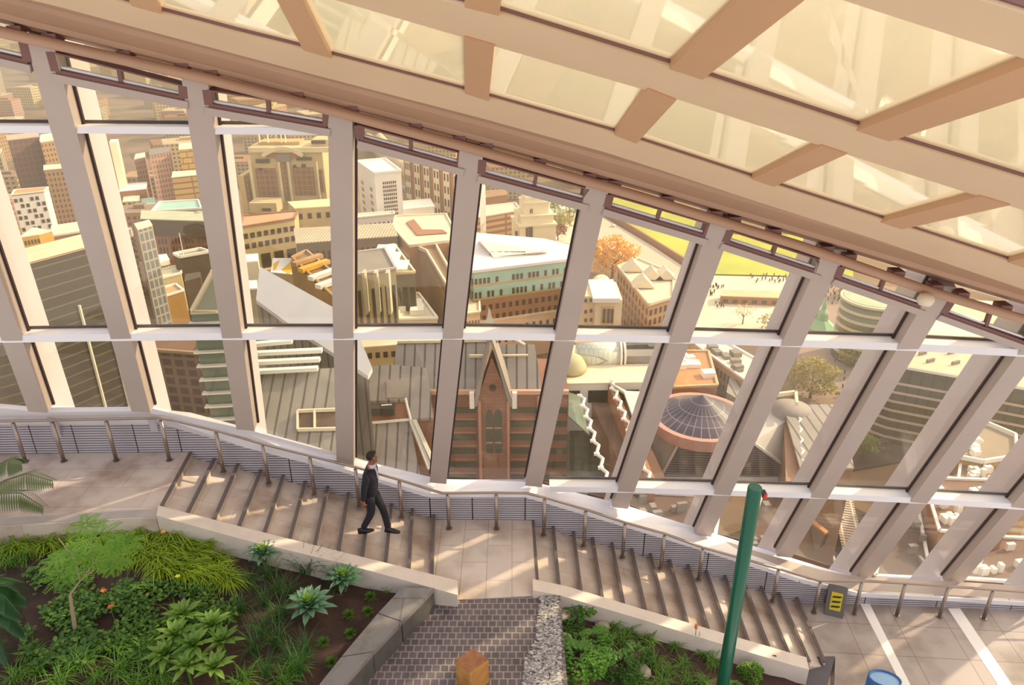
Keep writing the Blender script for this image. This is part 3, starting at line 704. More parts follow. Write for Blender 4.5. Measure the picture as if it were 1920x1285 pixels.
# ---------------- cream landmark
Yc = 452.0
P0 = ony(447, 270, Yc); P1 = ony(619, 262, Yc)
t = thing('grand_block', 'large cream landmark building with twin brown glass bays and a shallow arch', 'building', (P0.x, Yc, GZ))
def panel(par, name, px0, py0, px1, py1, y, depth, m):
    a = ony(px0, py0, y); b = ony(px1, py1, y); q = MB(); q.box(((a.x+b.x)/2, y+depth/2, (a.z+b.z)/2), (abs(b.x-a.x), depth, abs(a.z-b.z))); return q.build(name, m, par)
panel(t, 'wall', 466, 276, 618, 420, Yc+1, 24, CREAM); panel(t, 'left_wing', 446, 330, 470, 420, Yc, 24, cm('cream2', 'd8bd82'))
for (a, b, c, d) in ((478, 316, 523, 374), (548, 314, 592, 366), (459, 330, 470, 374), (598, 318, 608, 360)):
    panel(t, 'glass_bay', a, b, c, d, Yc+.2, 1.2, brick_mat('city_bay', '8a5f42', '7e583e', 'a97f5b', 1, 3.2, 3.2, .25, .4, axis='x+y', offset=0))
panel(t, 'centre_bay', 527, 302, 542, 376, Yc-.3, 1.0, brick_mat('city_bay2', '8f6a4c', '84603f', 'b08d66', 1, 2.4, 3.0, .3, .4, axis='x+y', offset=0)); panel(t, 'centre_panel', 517, 290, 545, 303, Yc-.6, 1, GREY)
for a in (470, 524, 541, 594): panel(t, 'pilaster', a, 304, a+6, 380, Yc-1.2, 2, cm('cream3', 'f0dcae'))
for (a, b, c, d) in ((479, 299, 505, 306), (555, 295, 584, 301), (483, 317-1, 493, 319), (549, 310, 555, 315), (565, 308, 573, 314)): panel(t, 'window', a, b, c, d, Yc-.1, 1.0, WINB)
q = MB(); pr_ = []
for k in range(13):
    u = k/12; x = 492+(568-492)*u; y = 292-14*sin(pi*u); pr_.append(ony(x, y, Yc-.6))
for a, b in zip(pr_[:-1], pr_[1:]): q.beam(a, b, 1.6, 2.2)
q.build('arch', cm('cream3', 'f0dcae'), t)
q = MB(); pass
panel(t, 'frieze', 466, 286, 618, 277, Yc-.8, 2, cm('cream3', 'f0dcae')); panel(t, 'tympanum', 500, 289, 560, 296, Yc-.2, .8, SALM)
panel(t, 'attic', 484, 266, 562, 276, Yc+8, 12, TAN); panel(t, 'attic', 584, 262, 616, 275, Yc+3, 14, CREAM)
for x in (484, 500, 525, 533): panel(t, 'roof_post', x, 248, x+2, 268, Yc+6, 2, cm('cream3', 'f0dcae'))
panel(t, 'window', 583, 264, 610, 270, Yc+2.5, .6, WINB)
panel(t, 'annex', 466, 381, 520, 400, Yc-22, 14, CREAM); panel(t, 'window', 491, 391, 508, 396, Yc-22.4, 1, WINB)
# cream lower block
t, p = block('cream_block', 'cream office with three rows of brown square windows below the landmark', [(452, 429), (552, 413), (560, 398), (456, 408)], 48, CREAM, cm('salrim', 'd3a07a'), para=.8, pm=SALM,
    win=[dict(e=(0, 1), cols=8, rows=2, fh=5.2, wf=.62, hf=.5, top=1.5)])
windows(t, p[0], p[1], GZ+36, 4, 1, fh=10, wf=.7, hf=.75, m=WINB)
q = MB(); a, b = p[0].copy(), p[1].copy(); a.z = b.z = GZ+24; a.y -= .8; b.y -= .8; q.beam(a, b, 2.5, 3.0); q.build('cornice', cm('cream3', 'f0dcae'), t)
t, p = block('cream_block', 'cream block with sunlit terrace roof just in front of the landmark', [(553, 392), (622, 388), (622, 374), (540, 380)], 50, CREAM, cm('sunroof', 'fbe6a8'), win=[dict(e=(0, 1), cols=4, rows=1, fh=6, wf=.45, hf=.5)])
windows(t, p[0], p[1], GZ+40, 3, 1, fh=14, wf=.5, hf=.8, m=WINB)
t, p = block('slatted_roof_block', 'long block under a pale slatted roof across the centre left', [(556, 458), (745, 444), (735, 420), (552, 430)], 47, cm('taupe', '8a6f58'), SLAT)
windows(t, p[0], p[1], GZ+45, 18, 1, fh=9, wf=.4, hf=.8, m=WINB)
# ribbed brown
t, p = block('ribbed_block', 'brown block with close vertical ribs running toward us', [(548, 487), (636, 570), (668, 552), (575, 474)], 54, cm('ribs', '7a573c'), cm('ribroof', '8a6a48'), para=1.0, pm=cm('ribpar', 'b89468'))
a, b = p[0], p[1]
for k in range(24):
    c = a.lerp(b, (k+.5)/24); q = MB(); q.beam((c.x-.3, c.y-.3, GZ+34), (c.x-.3, c.y-.3, GZ+54), 1.0, 1.0, (1, 0, 0)); q.build('rib', cm('ribpar', 'b89468'), t)
for u, v, c_ in ((.35, .5, 'e2a83e'), (.55, .55, 'efe6da'), (.72, .5, 'efe6da'), (.2, .5, 'b58a5a')):
    c = p[0].lerp(p[1], u).lerp(p[3].lerp(p[2], u), v); q = MB(); q.box((c.x, c.y, GZ+55.6), (3, 14, 1.6), R(-35)); q.build('roof_unit', cm('u'+c_, c_), t)
for i, (pts, nm) in enumerate((([(512, 495), (524, 488), (517, 505), (512, 507)], 'left'), ([(527, 506), (550, 487), (551, 510), (540, 513)], 'right'))):
    q = MB(); q.slab([G(x, y, 36) for x, y in pts], .5); o = q.build('tarpaulin', cm('tarp', 'f2b62c'), origin=tuple(G(*pts[0], 36))); tag(o, 'bright yellow tarpaulin, the %s one of two beside the ribbed block' % nm, 'tarpaulin')
block('tarp_block', 'narrow low block carrying the yellow tarpaulins', [(508, 512), (552, 516), (552, 486), (512, 486)], 35.4, TAN, WHITE)
block('white_side_block', 'white and cream stepped block at the left of the white sloping roof', [(456, 494), (484, 492), (484, 478), (456, 480)], 70, PALE, WHITE)
block('white_side_block', 'cream lower step with white coping beside the white sloping roof', [(450, 545), (482, 543), (482, 528), (450, 530)], 66, cm('crgrey', 'b9ad92'), WHITE)
# big white sloping roof
t = thing('sloping_roof_building', 'huge plain white metal roof sloping down to the right of the third bay', 'building', tuple(G(560, 600, 60)))
n_ = Vector((-.25, -.5, .8)).normalized(); p0 = G(560, 560, 74)
q = MB(); pts = [onpl(x, y, p0, n_) for x, y in ((487, 500), (480, 562), (545, 610), (690, 705), (698, 690), (660, 600), (626, 577))]
q.slab(pts, 1.2); q.build('roof', cm('whitemetal', 'e3dcd8', .35, noise=.05), t)
q = MB(); pr2 = [onpl(x, y, p0-n_*.8, n_) for x, y in ((480, 562), (545, 610), (690, 705))]
q.add(pr2+[v-Vector((0, 0, 45)) for v in reversed(pr2)], [tuple(range(6))]); q.build('wall', SEAMY, t)
# grey seamed block (lower third bay)
t = thing('seamed_cladding_block', 'grey vertically seamed metal block below the white sloping roof', 'building', tuple(G(560, 800, 40)))
n2 = Vector((0, -.55, .83)).normalized(); pA = G(560, 720, 62)
q = MB(); q.slab([onpl(x, y, pA, n2) for x, y in ((470, 700), (625, 690), (652, 690), (652, 880), (470, 880))], 2); q.build('roof', SEAMY, t)
for (x0, y0, x1, y1) in ((480, 636, 530, 700), (480, 640, 560, 660)): pass
q = MB()
for k in range(4):
    a = onpl(478, 646+17*k, pA+Vector((0, 2, 3)), n2); b = onpl(548-4*k+60*(k > 0), 640+17*k, pA+Vector((0, 2, 3)), n2); q.beam(a, b, 1.5, 1.0)
q.build('floor_fin', WHITE, t)
q = MB(); q.slab([onpl(x, y, pA+n2*.4, n2) for x, y in ((558, 771), (636, 768), (636, 804), (558, 806))], .5); q.build('roof_terrace', cm('terr', '6f5a4c'), t)
q = MB()
for a, b in (((558, 771), (636, 768)), ((558, 806), (636, 804)), ((558, 771), (558, 806)), ((590, 770), (590, 805))): q.beam(onpl(*a, pA+n2*.9, n2), onpl(*b, pA+n2*.9, n2), .5, .8)
q.build('terrace_rail', PALE, t)

rooftop_units(*block('busy_roof_block', 'small brown roofed block with white roof plant left of the salmon brick block', [(216, 452), (250, 446), (246, 430), (214, 436)], 34, F_BR, TAN, para=.6), 34, 5, 71, WHITE, (2, 4))
def leafmat(name, c, c2, rough=.45):
    if name in MATS: return MATS[name]
    m = mat(name, c, rough, 0, .2, 2.5, col2=c2); m.node_tree.nodes['Principled BSDF'].inputs['Subsurface Weight'].default_value = 0
    n = m.node_tree.nodes; l = m.node_tree.links; b = n['Principled BSDF']; tl = n.new('ShaderNodeBsdfTranslucent'); tl.inputs[0].default_value = lin(c); mx = n.new('ShaderNodeMixShader'); mx.inputs[0].default_value = .3
    out = [x for x in n if x.type == 'OUTPUT_MATERIAL'][0]; l.new(b.outputs[0], mx.inputs[1]); l.new(tl.outputs[0], mx.inputs[2]); l.new(mx.outputs[0], out.inputs[0]); return m
# ================================================================ city, middle
# white tower
Yt = 415.0
t, p = block('white_tower', 'tall white stone tower with a narrow window grid on its sunlit front', [(702, 328), (752, 323), (722, 300), (669, 305)], 62, WHITE, cm('whiteroof', 'fbf4e6'), para=1)
windows(t, p[0], p[1], GZ+60, 7, 11, fh=2.25, wf=.6, hf=.62, top=2.0, inset=(.27, .2))
windows(t, (p[3].x, p[3].y), (p[0].x, p[0].y), GZ+60, 2, 5, fh=4, wf=.25, hf=.5, top=6)
t, p = block('tower_podium', 'low white podium wing at the right foot of the white tower', [(752, 396), (814, 390), (806, 376), (752, 381)], 36, WHITE, WHITE, win=[dict(e=(0, 1), cols=6, rows=1, fh=5, wf=.3, hf=.5, top=3)], para=.8)
t, p = block('tower_podium', 'white podium with small windows left of and below the white tower', [(664, 412), (740, 404), (738, 399), (664, 405)], 41, WHITE, PALE, win=[dict(e=(0, 1), cols=9, rows=1, fh=4, wf=.35, hf=.5, top=2)], para=.8)
t, p = block('gridded_block', 'long tan block of window bays behind the white tower', [(756, 292), (868, 322), (868, 300), (756, 276)], 56, SALM, TAN)
a, b = p[0], p[1]
for k in range(6):
    c0_, c1_ = a.lerp(b, k/6+.02), a.lerp(b, k/6+.12); q = MB(); q.hexa([c0_+Vector((0, -1, -46)), c1_+Vector((0, -1, -46)), c1_+Vector((0, 0, -46)), c0_+Vector((0, 0, -46))], [c0_+Vector((0, -1, 0)), c1_+Vector((0, -1, 0)), c1_, c0_]); q.build('stone_bay', PALE, t)
    windows(t, (c0_.x, c0_.y-1), (c1_.x, c1_.y-1), GZ+55, 3 if k == 0 else 2, 5, fh=8, wf=.45, hf=.55)
_a, _b = G(690, 262), G(792, 346); BOUNDS += [(min(_a.lerp(_b, u).x, _a.lerp(_b, u+.1).x)-9, max(_a.lerp(_b, u).x, _a.lerp(_b, u+.1).x)+9, _a.lerp(_b, u+.1).y-9, _a.lerp(_b, u).y+9) for u in [i/10 for i in range(10)]]
t = thing('barrel_canopy', 'long tan barrel roofed station shed running behind the white tower', 'station roof', tuple(G(760, 330, 14)))
for (a, b, r, c) in (((690, 262), (792, 346), 7, 'd8bd92'), ((712, 258), (746, 300), 5, 'e8d8b4'), ((744, 352), (790, 362), 2.5, '9a90b0')):
    A, B = G(*a, 12), G(*b, 12); q = MB(); q.tube([A, B], r, 16); q.build('shed_roof', cm('shed'+c, c), t, True)
t = thing('lead_dome', 'grey glazed dome beyond the white podium', 'dome', tuple(G(803, 350, 10))); q = MB(); q.lathe(G(803, 350, 10), [(12, -10), (12, 3), (11, 8), (8, 13), (4, 16), (.5, 17)], 20); q.build('cap', cm('leadd', 'c2ae8c'), t, True)
t, p = block('columned_office', 'grey office with tall pale piers and white roof canopies, right of the upright mullion', [(664, 519), (742, 507), (722, 470), (660, 478)], 58, cm('gstone', 'b5a585'), cm('groof', '91877a'), para=.8, pm=cm('mauverim', 'cbb9b4'))
windows(t, p[0], p[1], GZ+55, 6, 1, fh=30, wf=.45, hf=.9, m=WIND)
for x in (684, 706, 728): panel(t, 'pier', x-6, 512, x+6, 590, p[0].y-4.5, 4, cm('gpier', 'c9bd9c'))
t, p = block('roof_terrace_block', 'block with mossy roof terrace and three white canopies', [(738, 516), (778, 514), (740, 462), (712, 466)], 52, cm('dkwall', '6f6248'), cm('mossroof', 'b09a55'), para=.8, pm=PALE)
windows(t, p[0], p[1], GZ+50, 3, 1, fh=22, wf=.6, hf=.8, m=WIND)
for (x, y) in ((724, 468), (732, 482), (746, 498)):
    c = G(x, y, 56); q = MB(); q.slab([c+Vector(v) for v in ((-4, -4.5, 0), (4, -4.5, 0), (4, 4.5, .8), (-4, 4.5, .8))], .4); q.build('canopy', WHITE, t)
t, p = block('service_roof_block', 'low white roofs crowded with plant boxes above the middle rail', [(650, 606), (820, 600), (785, 553), (655, 572)], 36, PALE, cm('wroof', 'd9d2b8'), para=.8, win=[dict(e=(0, 1), cols=16, rows=1, fh=4.5, wf=.3, hf=.6, top=1)])
rooftop_units(t, p, 36, 26, 5, WHITE, (3, 8))
t, p = block('flat_roof_block', 'block with broad cream flat roof and sunk brown light well, centre', [(736, 428), (768, 464), (862, 452), (836, 404), (742, 408)], 46, cm('orangewall', 'c48a52'), cm('creamroof', 'f0dcb8'), para=.8, pm=PALE)
world_prism('light_well', [G(x, y, 46.2) for x, y in ((762, 420), (782, 444), (838, 440), (830, 434), (792, 434), (776, 414))], GZ+46.2, GZ+47.2, SALM, t)
for k in range(5):
    a, b = p[0].lerp(p[1], 0), p[1]; z = GZ+41-5*k; q = MB(); q.beam((a.x-.4, a.y-.4, z), (b.x-.4, b.y-.4, z), 1.0, .8); q.build('string_course', TAN, t)
# corner turret block
t, p = block('turret_block', 'brown brick corner block with castle like parapet and ribbed flank', [(786, 470), (800, 476), (850, 560), (868, 556), (816, 462), (800, 460)], 44, cm('turret', 'b4875c'), cm('troof', '97744f'), para=1.6, pm=PALE)
a, b = p[1], p[2]
for k in range(26):
    c = a.lerp(b, (k+.5)/26); q = MB(); q.beam((c.x-.3, c.y-.2, GZ+12), (c.x-.3, c.y-.2, GZ+40), .7, .7, (1, 0, 0)); q.build('rib', cm('trib', 'd0a97c'), t)
# white roofed block with mint storeys
H_ = 44
t = thing('mint_storey_block', 'big block with plain white roof, two mint green storeys and brown and cream storeys below', 'building', tuple(G(980, 480, H_)))
rp = [G(x, y, H_) for x, y in ((887, 512), (1073, 489), (1078, 466), (1020, 452), (884, 440), (826, 443))]
def off(poly, k):
    c = sum(poly, Vector())/len(poly); return [c+(v-c)*k for v in poly]
world_prism('roof', off(rp, 1.01), GZ+H_, GZ+H_+1.2, cm('brightroof', 'f6ebe8', .4, noise=.04), t)
world_prism('wall', off(rp, .985), GZ+H_-5.8, GZ+H_, MINT, t)
world_prism('balcony', off(rp, 1.0), GZ+H_-6.6, GZ+H_-5.8, TAN, t)
world_prism('wall', off(rp, .995), GZ+H_-12, GZ+H_-6.6, MINT, t)
world_prism('balcony', off(rp, 1.012), GZ+H_-12.8, GZ+H_-12, cm('olivetan', 'b5a271'), t)
world_prism('wall', off(rp, 1.005), GZ+H_-22.5, GZ+H_-12.8, cm('brownstorey', 'a87a55'), t)
world_prism('cornice', off(rp, 1.02), GZ+H_-23.6, GZ+H_-22.5, PALE, t)
world_prism('wall', off(rp, 1.01), GZ, GZ+H_-23.6, cm('peachwall', 'ecc9a6'), t)
fa, fb = rp[0], rp[1]; A_, B_ = off(rp, .985)[0:2]
rnd = random.Random(3)
windows(t, A_, B_, GZ+H_-.6, 24, 1, fh=5, wf=.62, hf=.5, skip=lambda r, c: c in (4, 6, 7, 8, 12, 16, 18, 21), m=WINB)
A_, B_ = off(rp, .995)[0:2]; windows(t, A_, B_, GZ+H_-7, 24, 1, fh=5, wf=.6, hf=.6, skip=lambda r, c: c in (2, 5, 7, 8, 13, 15, 17, 20), m=WINB)
A_, B_ = off(rp, 1.005)[0:2]; windows(t, A_, B_, GZ+H_-13, 15, 2, fh=4.9, wf=.5, hf=.5)
A_, B_ = off(rp, 1.01)[0:2]; windows(t, A_, B_, GZ+H_-24, 14, 2, fh=5.6, wf=.38, hf=.42)
A_, B_ = off(rp, .995)[5], off(rp, .995)[0]
windows(t, A_, B_, GZ+H_-1, 14, 2, fh=6, wf=.4, hf=.6, m=WIND)
q = MB(); q.add([G(x, y, h) for x, y, h in ((896, 453, H_+1.5), (1029, 474, H_+1.5), (925, 482, H_+1.5), (900, 452, H_+6), (1020, 471, H_+3))], [(0, 2, 1), (3, 0, 2), (3, 2, 1, 4), (0, 3, 4, 1)]); q.build('dormer_roof', cm('dorm', 'eadfd8', noise=.04), t)
q = MB(); q.add([G(x, y, H_+1.35) for x, y in ((900, 455), (1025, 473), (925, 483))], [(0, 1, 2)]); q.slab([G(x, y, H_+1.5) for x, y in ((902, 456), (926, 484), (990, 478))], .2); q.build('dormer_glazing', cm('dormg', 'dce6da', .3), t)
for x in (922, 937, 950, 961, 971, 981): c = G(x, 475, H_+2.2); q = MB(); q.box(c, (2.2, .4, 1.6)); q.build('window', WIND, t)
t, p = block('low_wing', 'small cream stepped wing with tiny windows at the foot of the mint storey block', [(872, 592), (900, 588), (898, 552), (872, 556)], 30, cm('wing', 'ecd5b0'), PALE, win=[dict(e=(0, 1), cols=5, rows=1, fh=3, wf=.4, hf=.5, top=2)], para=.7)
# stone tower
t = thing('stone_tower', 'domed white stone monument tower with columns behind the white roof', 'tower', tuple(G(996, 500)))
Yq = 400.0
def pt(px, py, y=Yq): return ony(px, py, y)
cx = (pt(968, 450).x+pt(1034, 450).x)/2; w0 = pt(1034, 450).x-pt(964, 450).x
def lv(py): return pt(996, py).z
TW = cm('portland', 'f2e2bd', noise=.08); TW2 = cm('portland_bright', 'fff3d6', noise=.04)
q = MB()
for (py0, py1, s) in ((520, 425, 1.0), (425, 421, 1.06), (421, 408, .86), (408, 405, .9), (405, 385, .66), (385, 382, .7), (382, 374, .56)):
    z0, z1 = lv(py0), lv(py1); w = w0*s; q.box((cx, Yq+w0/2, (z0+z1)/2), (w, w, z1-z0), R(12))
q.build('shaft', TW, t)
q = MB(); z = lv(374); r = w0*.3; q.lathe((cx, Yq+w0/2, z), [(r*1.1, 0), (r, 1), (r*.8, r*.55), (r*.4, r*.85), (r*.1, r*.95)], 8); q.build('dome', TW2, t)
for dx in (-.40, .40):
    q = MB(); q.box((cx+w0*dx, Yq+w0/2+w0*.05, (lv(425)+lv(404))/2), (w0*.16, w0*.5, lv(404)-lv(425)), R(12)); q.build('corner_pavilion', TW, t)
c_ = cx; s_ = w0*.5
for (px0, py0, px1, py1) in ((986, 425, 989, 449), (991, 425, 993.5, 449), (995.5, 425, 998, 449), (966, 434, 970, 448)):
    a, b = pt(px0, py0, Yq-1), pt(px1, py1, Yq-1); q = MB(); q.box(((a.x+b.x)/2, Yq-.8, (a.z+b.z)/2), (abs(b.x-a.x), 1.6, abs(a.z-b.z)), R(12)); q.build('tall_window', WINB, t)
for px in (990.5, 994, 997.5): a, b = pt(px, 391, Yq+4), pt(px+1.5, 399, Yq+4); q = MB(); q.box((a.x, Yq+w0*.16, (a.z+b.z)/2), (abs(b.x-a.x), 1.2, abs(a.z-b.z)), R(12)); q.build('window', WINB, t)
t, p = block('banded_block', 'long brown banded block left of the stone tower', [(884, 412), (976, 396), (966, 383), (884, 392)], 32, brick_mat('city_bnd', 'c79f70', 'b98e62', '8a5f42', 1, 80, 3.6, .9, .8, axis='x+y', offset=0), cm('pinkroof', 'e8d3b8'), para=.8)
block('garden_wall_block', 'plain cream wall and yellow court left of the stone tower', [(886, 432), (952, 424), (950, 418), (886, 424)], 12, cm('cwall', 'f0e0bd'), PALE)
block('slim_white_tower', 'slim white tower seen beside the dark vent left of the stone tower', [(899, 336), (910, 334), (910, 331), (900, 332)], 62, WHITE, WHITE)
block('brick_shed', 'brown shed roof beyond the slim white tower', [(910, 372), (952, 366), (948, 356), (912, 358)], 16, SALM, cm('shedr', 'a77f5b'))
# ---------------- generic far rooftops
FG = []
rd = random.Random(11)
cols = ['c9ae84', 'a87a58', '96664a', 'd8c5a2', '85593f', 'b89266', '9d7f66']
walls = [F_BR, F_CR, F_GR, F_PK]
roofs = [cm('far'+c, c) for c in cols]
def far_ok(px, py):
    if px < 335: return py < 452
    if px < 452: return py < 400
    if px < 640: return py < 262
    if px < 885: return py < 300
    if px < 1110: return py < 372
    return py < 380
cnt = 0
protos = {}
y = 430.0
while y < 2600:
    step = 22+y*.034; x = -y*.78+rd.uniform(0, 20)
    while x < y*.16+60:
        pxx = CX+F_PX*x/(y*cos(TH)+150*sin(TH)); dep = atan2(128, y); py = CY+F_PX*math.tan(dep-TH) if True else 0
        if -60 < pxx < 1110 and far_ok(pxx, py) and not (pxx > 880 and y < 620):
            w, d, h = rd.uniform(.5, .85)*step, rd.uniform(.5, .85)*step, rd.choice((12, 16, 20, 24, 28, 36))+rd.uniform(0, 6)+(14 if rd.random() < .12 else 0)
            if pxx > 640: h = min(h, 26)
            hx, hy = w*.75+5, d*.75+5
            if any(x+hx > B[0] and x-hx < B[1] and y+hy > B[2] and y-hy < B[3] for B in BOUNDS) or (-150 < x < 40 and 560 < y < 1100 and abs(x+.28*y-40) < 45 and False): x += step; continue
            BOUNDS.append((x-w*.6-6, x+w*.6+6, y-d*.6-6, y+d*.6+6))
            wi, ri = rd.randrange(4), rd.randrange(len(roofs)); key = (wi, ri)
            if key not in protos:
                q = MB(); q.box((0, 0, .5), (1, 1, 1), 0, 0); q.box((0, 0, 1.01), (.96, .96, .03), 0, 1); q.box((.15, .1, 1.06), (.3, .25, .1), 0, 1)
                me = mesh_obj('city_block', q.v, q.f, [walls[wi], roofs[ri]]); me.data.polygons.foreach_set('material_index', q.mi); o = me; protos[key] = (o, me.data.copy())
                # window pattern must follow real size: bake real size into own mesh
            src, bme = protos[key]; me2 = bme.copy()
            for v in me2.vertices: v.co = Vector((v.co.x*w, v.co.y*d, v.co.z*h))
            if src.get('used'): o = src.copy(); COL.objects.link(o)
            else: o = src; o['used'] = 1
            o.data = me2; o.location = (x+rd.uniform(-2, 2), y+rd.uniform(-2, 2), GZ); o.rotation_euler = (0, 0, rd.choice((.12, .2, -.15, .5))+rd.uniform(-.08, .08))
            tag(o, 'distant low rise city block with flat roof far behind the landmarks', 'building', 'distant city blocks in the far rooftops'); cnt += 1
        x += step
    y += step*1.02
print('far blocks', cnt)
# ================================================================ city, right: park, plaza
GRASS = mat('city_grass', 'c6c448', .9, 0, .2, .03, col2='a5ac3a'); ROAD = mat('city_road', 'd9bfa6', .9, 0, .1, .05); PLAZA = mat('city_plaza', 'f0dfc4', .9, 0, .15, .04); PLZM = mat('city_plaza_mauve', 'a98e80', .9, 0, .15, .05)
patch('floor', [(1125, 372), (1175, 370), (1330, 420), (1330, 520), (1290, 500), (1225, 458), (1120, 392)], GRASS, .3)
patch('floor', [(1310, 490), (1320, 440), (1600, 440), (1600, 540), (1470, 517), (1300, 513)], GRASS, .3)
patch('floor', [(1118, 400), (1225, 462), (1300, 513), (1270, 560), (1090, 425)], ROAD, .5)
patch('floor', [(1285, 516), (1485, 520), (1500, 640), (1250, 640)], PLAZA, .7)
patch('floor', [(1500, 520), (1700, 540), (1640, 760), (1490, 760)], PLZM, .8)
patch('floor', [(1000, 375), (1120, 375), (1118, 400), (1130, 470), (1030, 450)], PLAZA, .4)
# low moat wall
q = MB(); q.beam(G(1130, 395, 2), G(1300, 500, 2), 1.5, 4); o = q.build('moat_wall', SALM, origin=tuple(G(1130, 395, 0))); tag(o, 'long low brown wall between the grass bank and the road', 'wall')
t, p = block('pavilion', 'long low ticket pavilion with orange and white roof on the pale plaza', [(1352, 556), (1462, 560), (1470, 548), (1352, 545)], 5, SALM, cm('pavroof', 'ecc79a'), win=[dict(e=(0, 1), cols=6, rows=1, fh=3, wf=.5, hf=.6, top=1, m=WIND)])
def tree(name, label, base, h, r, m, group=None, seed=1, n=900, trunk=True, leaf=.9, H=0):
    rd = random.Random(seed); b = G(*base, H); t = thing(name, label, 'tree', tuple(b), group)
    q = MB(); q.tube([b, b+Vector((0, 0, h*.5))], [r*.07, r*.045], 7)
    for k in range(5):
        a = k*1.3; q.tube([b+Vector((0, 0, h*.35)), b+Vector((cos(a)*r*.5, sin(a)*r*.5, h*.7))], [r*.035, r*.015], 5)
    q.build('trunk', cm('bark', '6f5640'), t)
    q = MB()
    for i in range(n):
        u, v = rd.random()*2*pi, rd.uniform(-.75, 1); rr = r*(.45+.6*rd.random()**.5); s = (1-v*v)**.5
        bump = 1+.22*sin(3*u+v*5); c = b+Vector((cos(u)*s*rr*bump, sin(u)*s*rr*bump, h*.62+v*rr*.8)); d1 = Vector((rd.uniform(-1, 1), rd.uniform(-1, 1), rd.uniform(-1, 1))).normalized(); d2 = d1.cross(Vector((.3, .5, .8))).normalized(); L = leaf*rd.uniform(.6, 1.3)
        q.add([c-d1*L, c+d2*L*.7, c+d1*L, c-d2*L*.7], [(0, 1, 2, 3)])
    q.build('crown', m, t); return t
GOLD = leafmat('leaf_gold', 'f6c44a', 'e2a636'); OLV = leafmat('leaf_olive', 'c0b25a', 'a39748'); GRN = leafmat('leaf_green', '8fa846', '728c38')
tree('golden_tree', 'large golden tree beside the road and the mint storey block', (1148, 520), 22, 14, GOLD, seed=2, n=1500, leaf=1.1)
tree('orange_shrub', 'orange leaved tree at the left foot of the stone tower', (968, 456), 12, 5, GOLD, seed=3, n=400)
tree('orange_shrub', 'orange brown tree at the right foot of the stone tower', (1046, 452), 12, 6, cm('rust', 'b4784a'), seed=4, n=400)
tree('olive_tree', 'olive tree right of the stone tower beside the pillar', (1058, 432), 12, 7, OLV, seed=5, n=400)
tree('plaza_tree', 'tall olive green tree on the brown plaza, nearest the grey seamed roof', (1518, 750), 17, 9.5, OLV, seed=6, n=1500, leaf=.8)
tree('plaza_tree', 'smaller olive tree at the upper edge of the plaza below the rail', (1588, 690), 10, 4.5, OLV, seed=7, n=600, leaf=.6)
tree('plaza_tree', 'thin bare yellow tree in front of the plaza pavilion', (1392, 610), 12, 5, cm('pale_leaf', 'e0cd8c'), seed=8, n=160, leaf=.5)
tree('plaza_tree', 'pale olive tree touching the middle rail on the pale plaza', (1440, 622), 9, 5, cm('pale_leaf2', 'cfc28a'), seed=9, n=300, leaf=.6)
tree('street_tree', 'bright green street tree below the dark round cornered offices', (1617, 862), 11, 4.2, GRN, seed=10, n=900, leaf=.5)
tree('plaza_tree', 'yellowish tree behind the mauve crowd beside the round glass block', (1588, 560), 10, 6, OLV, seed=12, n=400, leaf=.7)
tree('plaza_tree', 'low olive tree between the green kiosk and the round glass block', (1600, 622), 8, 5, OLV, seed=13, n=400, leaf=.7)
for i, (x, y, r_) in enumerate(((1040, 400, 5), (1062, 395, 5), (1075, 408, 5), (1005, 372-4, 5), (1048, 425, 5))):
    tree('park_tree', 'small mixed green tree in the car park beyond the stone tower', (x, y), 9, r_, [GRN, OLV][i % 2], 'small trees beyond the stone tower', seed=30+i, n=200, leaf=.9)
# cars
def car_mesh(m):
    q = MB(); q.add([(-2.1, -.9, .3), (2.1, -.9, .3), (2.1, .9, .3), (-2.1, .9, .3), (-2.15, -.9, .85), (2.15, -.9, .8), (2.15, .9, .8), (-2.15, .9, .85)], HEX)
    q.add([(-1.5, -.85, .84), (1.0, -.85, .84), (1.0, .85, .84), (-1.5, .85, .84), (-1.0, -.7, 1.4), (.4, -.7, 1.4), (.4, .7, 1.4), (-1.0, .7, 1.4)], HEX)
    for x in (-1.35, 1.35): q.tube([(x, -.92, .32), (x, .92, .32)], .32, 10, 1)
    return mesh_obj('car', q.v, q.f, [m, WIND]), q
car0 = {}
CL = [('white', 'f2ece4'), ('dark', '4a4644'), ('red', 'b8483c'), ('silver', 'b9b4b0')]
def car(px, py, ci, rz, label, group=None):
    nm, c = CL[ci]
    if ci not in car0:
        o, q = car_mesh(cm('car'+nm, c, .35)); o.data.polygons.foreach_set('material_index', q.mi); car0[ci] = o
    else: o = car0[ci].copy(); COL.objects.link(o)
    o.location = G(px, py, 1); o.rotation_euler = (0, 0, rz); tag(o, label, 'car', group)
for i in range(26):
    rr = random.Random(50+i); car(1032+rr.random()*78, 386+rr.random()*40, rr.choice((0, 0, 1, 2, 3)), rr.uniform(0, 3), 'tiny parked car in the lot beyond the stone tower', 'parked cars beyond the stone tower')
for (x, y, c, l) in ((1092, 434, 0, 'white car on the road left of the golden tree'), (1150, 424, 0, 'white car on the diagonal road above the golden tree'), (1575, 968, 0, 'white van on the street left of the railway tracks'), (1660, 845, 1, 'dark car on the street under the dark offices'), (1672, 808, 3, 'silver car turning in front of the dark offices'), (1652, 830, 1, 'dark car waiting behind the silver car')):
    car(x, y, c, rd.uniform(0, 3), l)
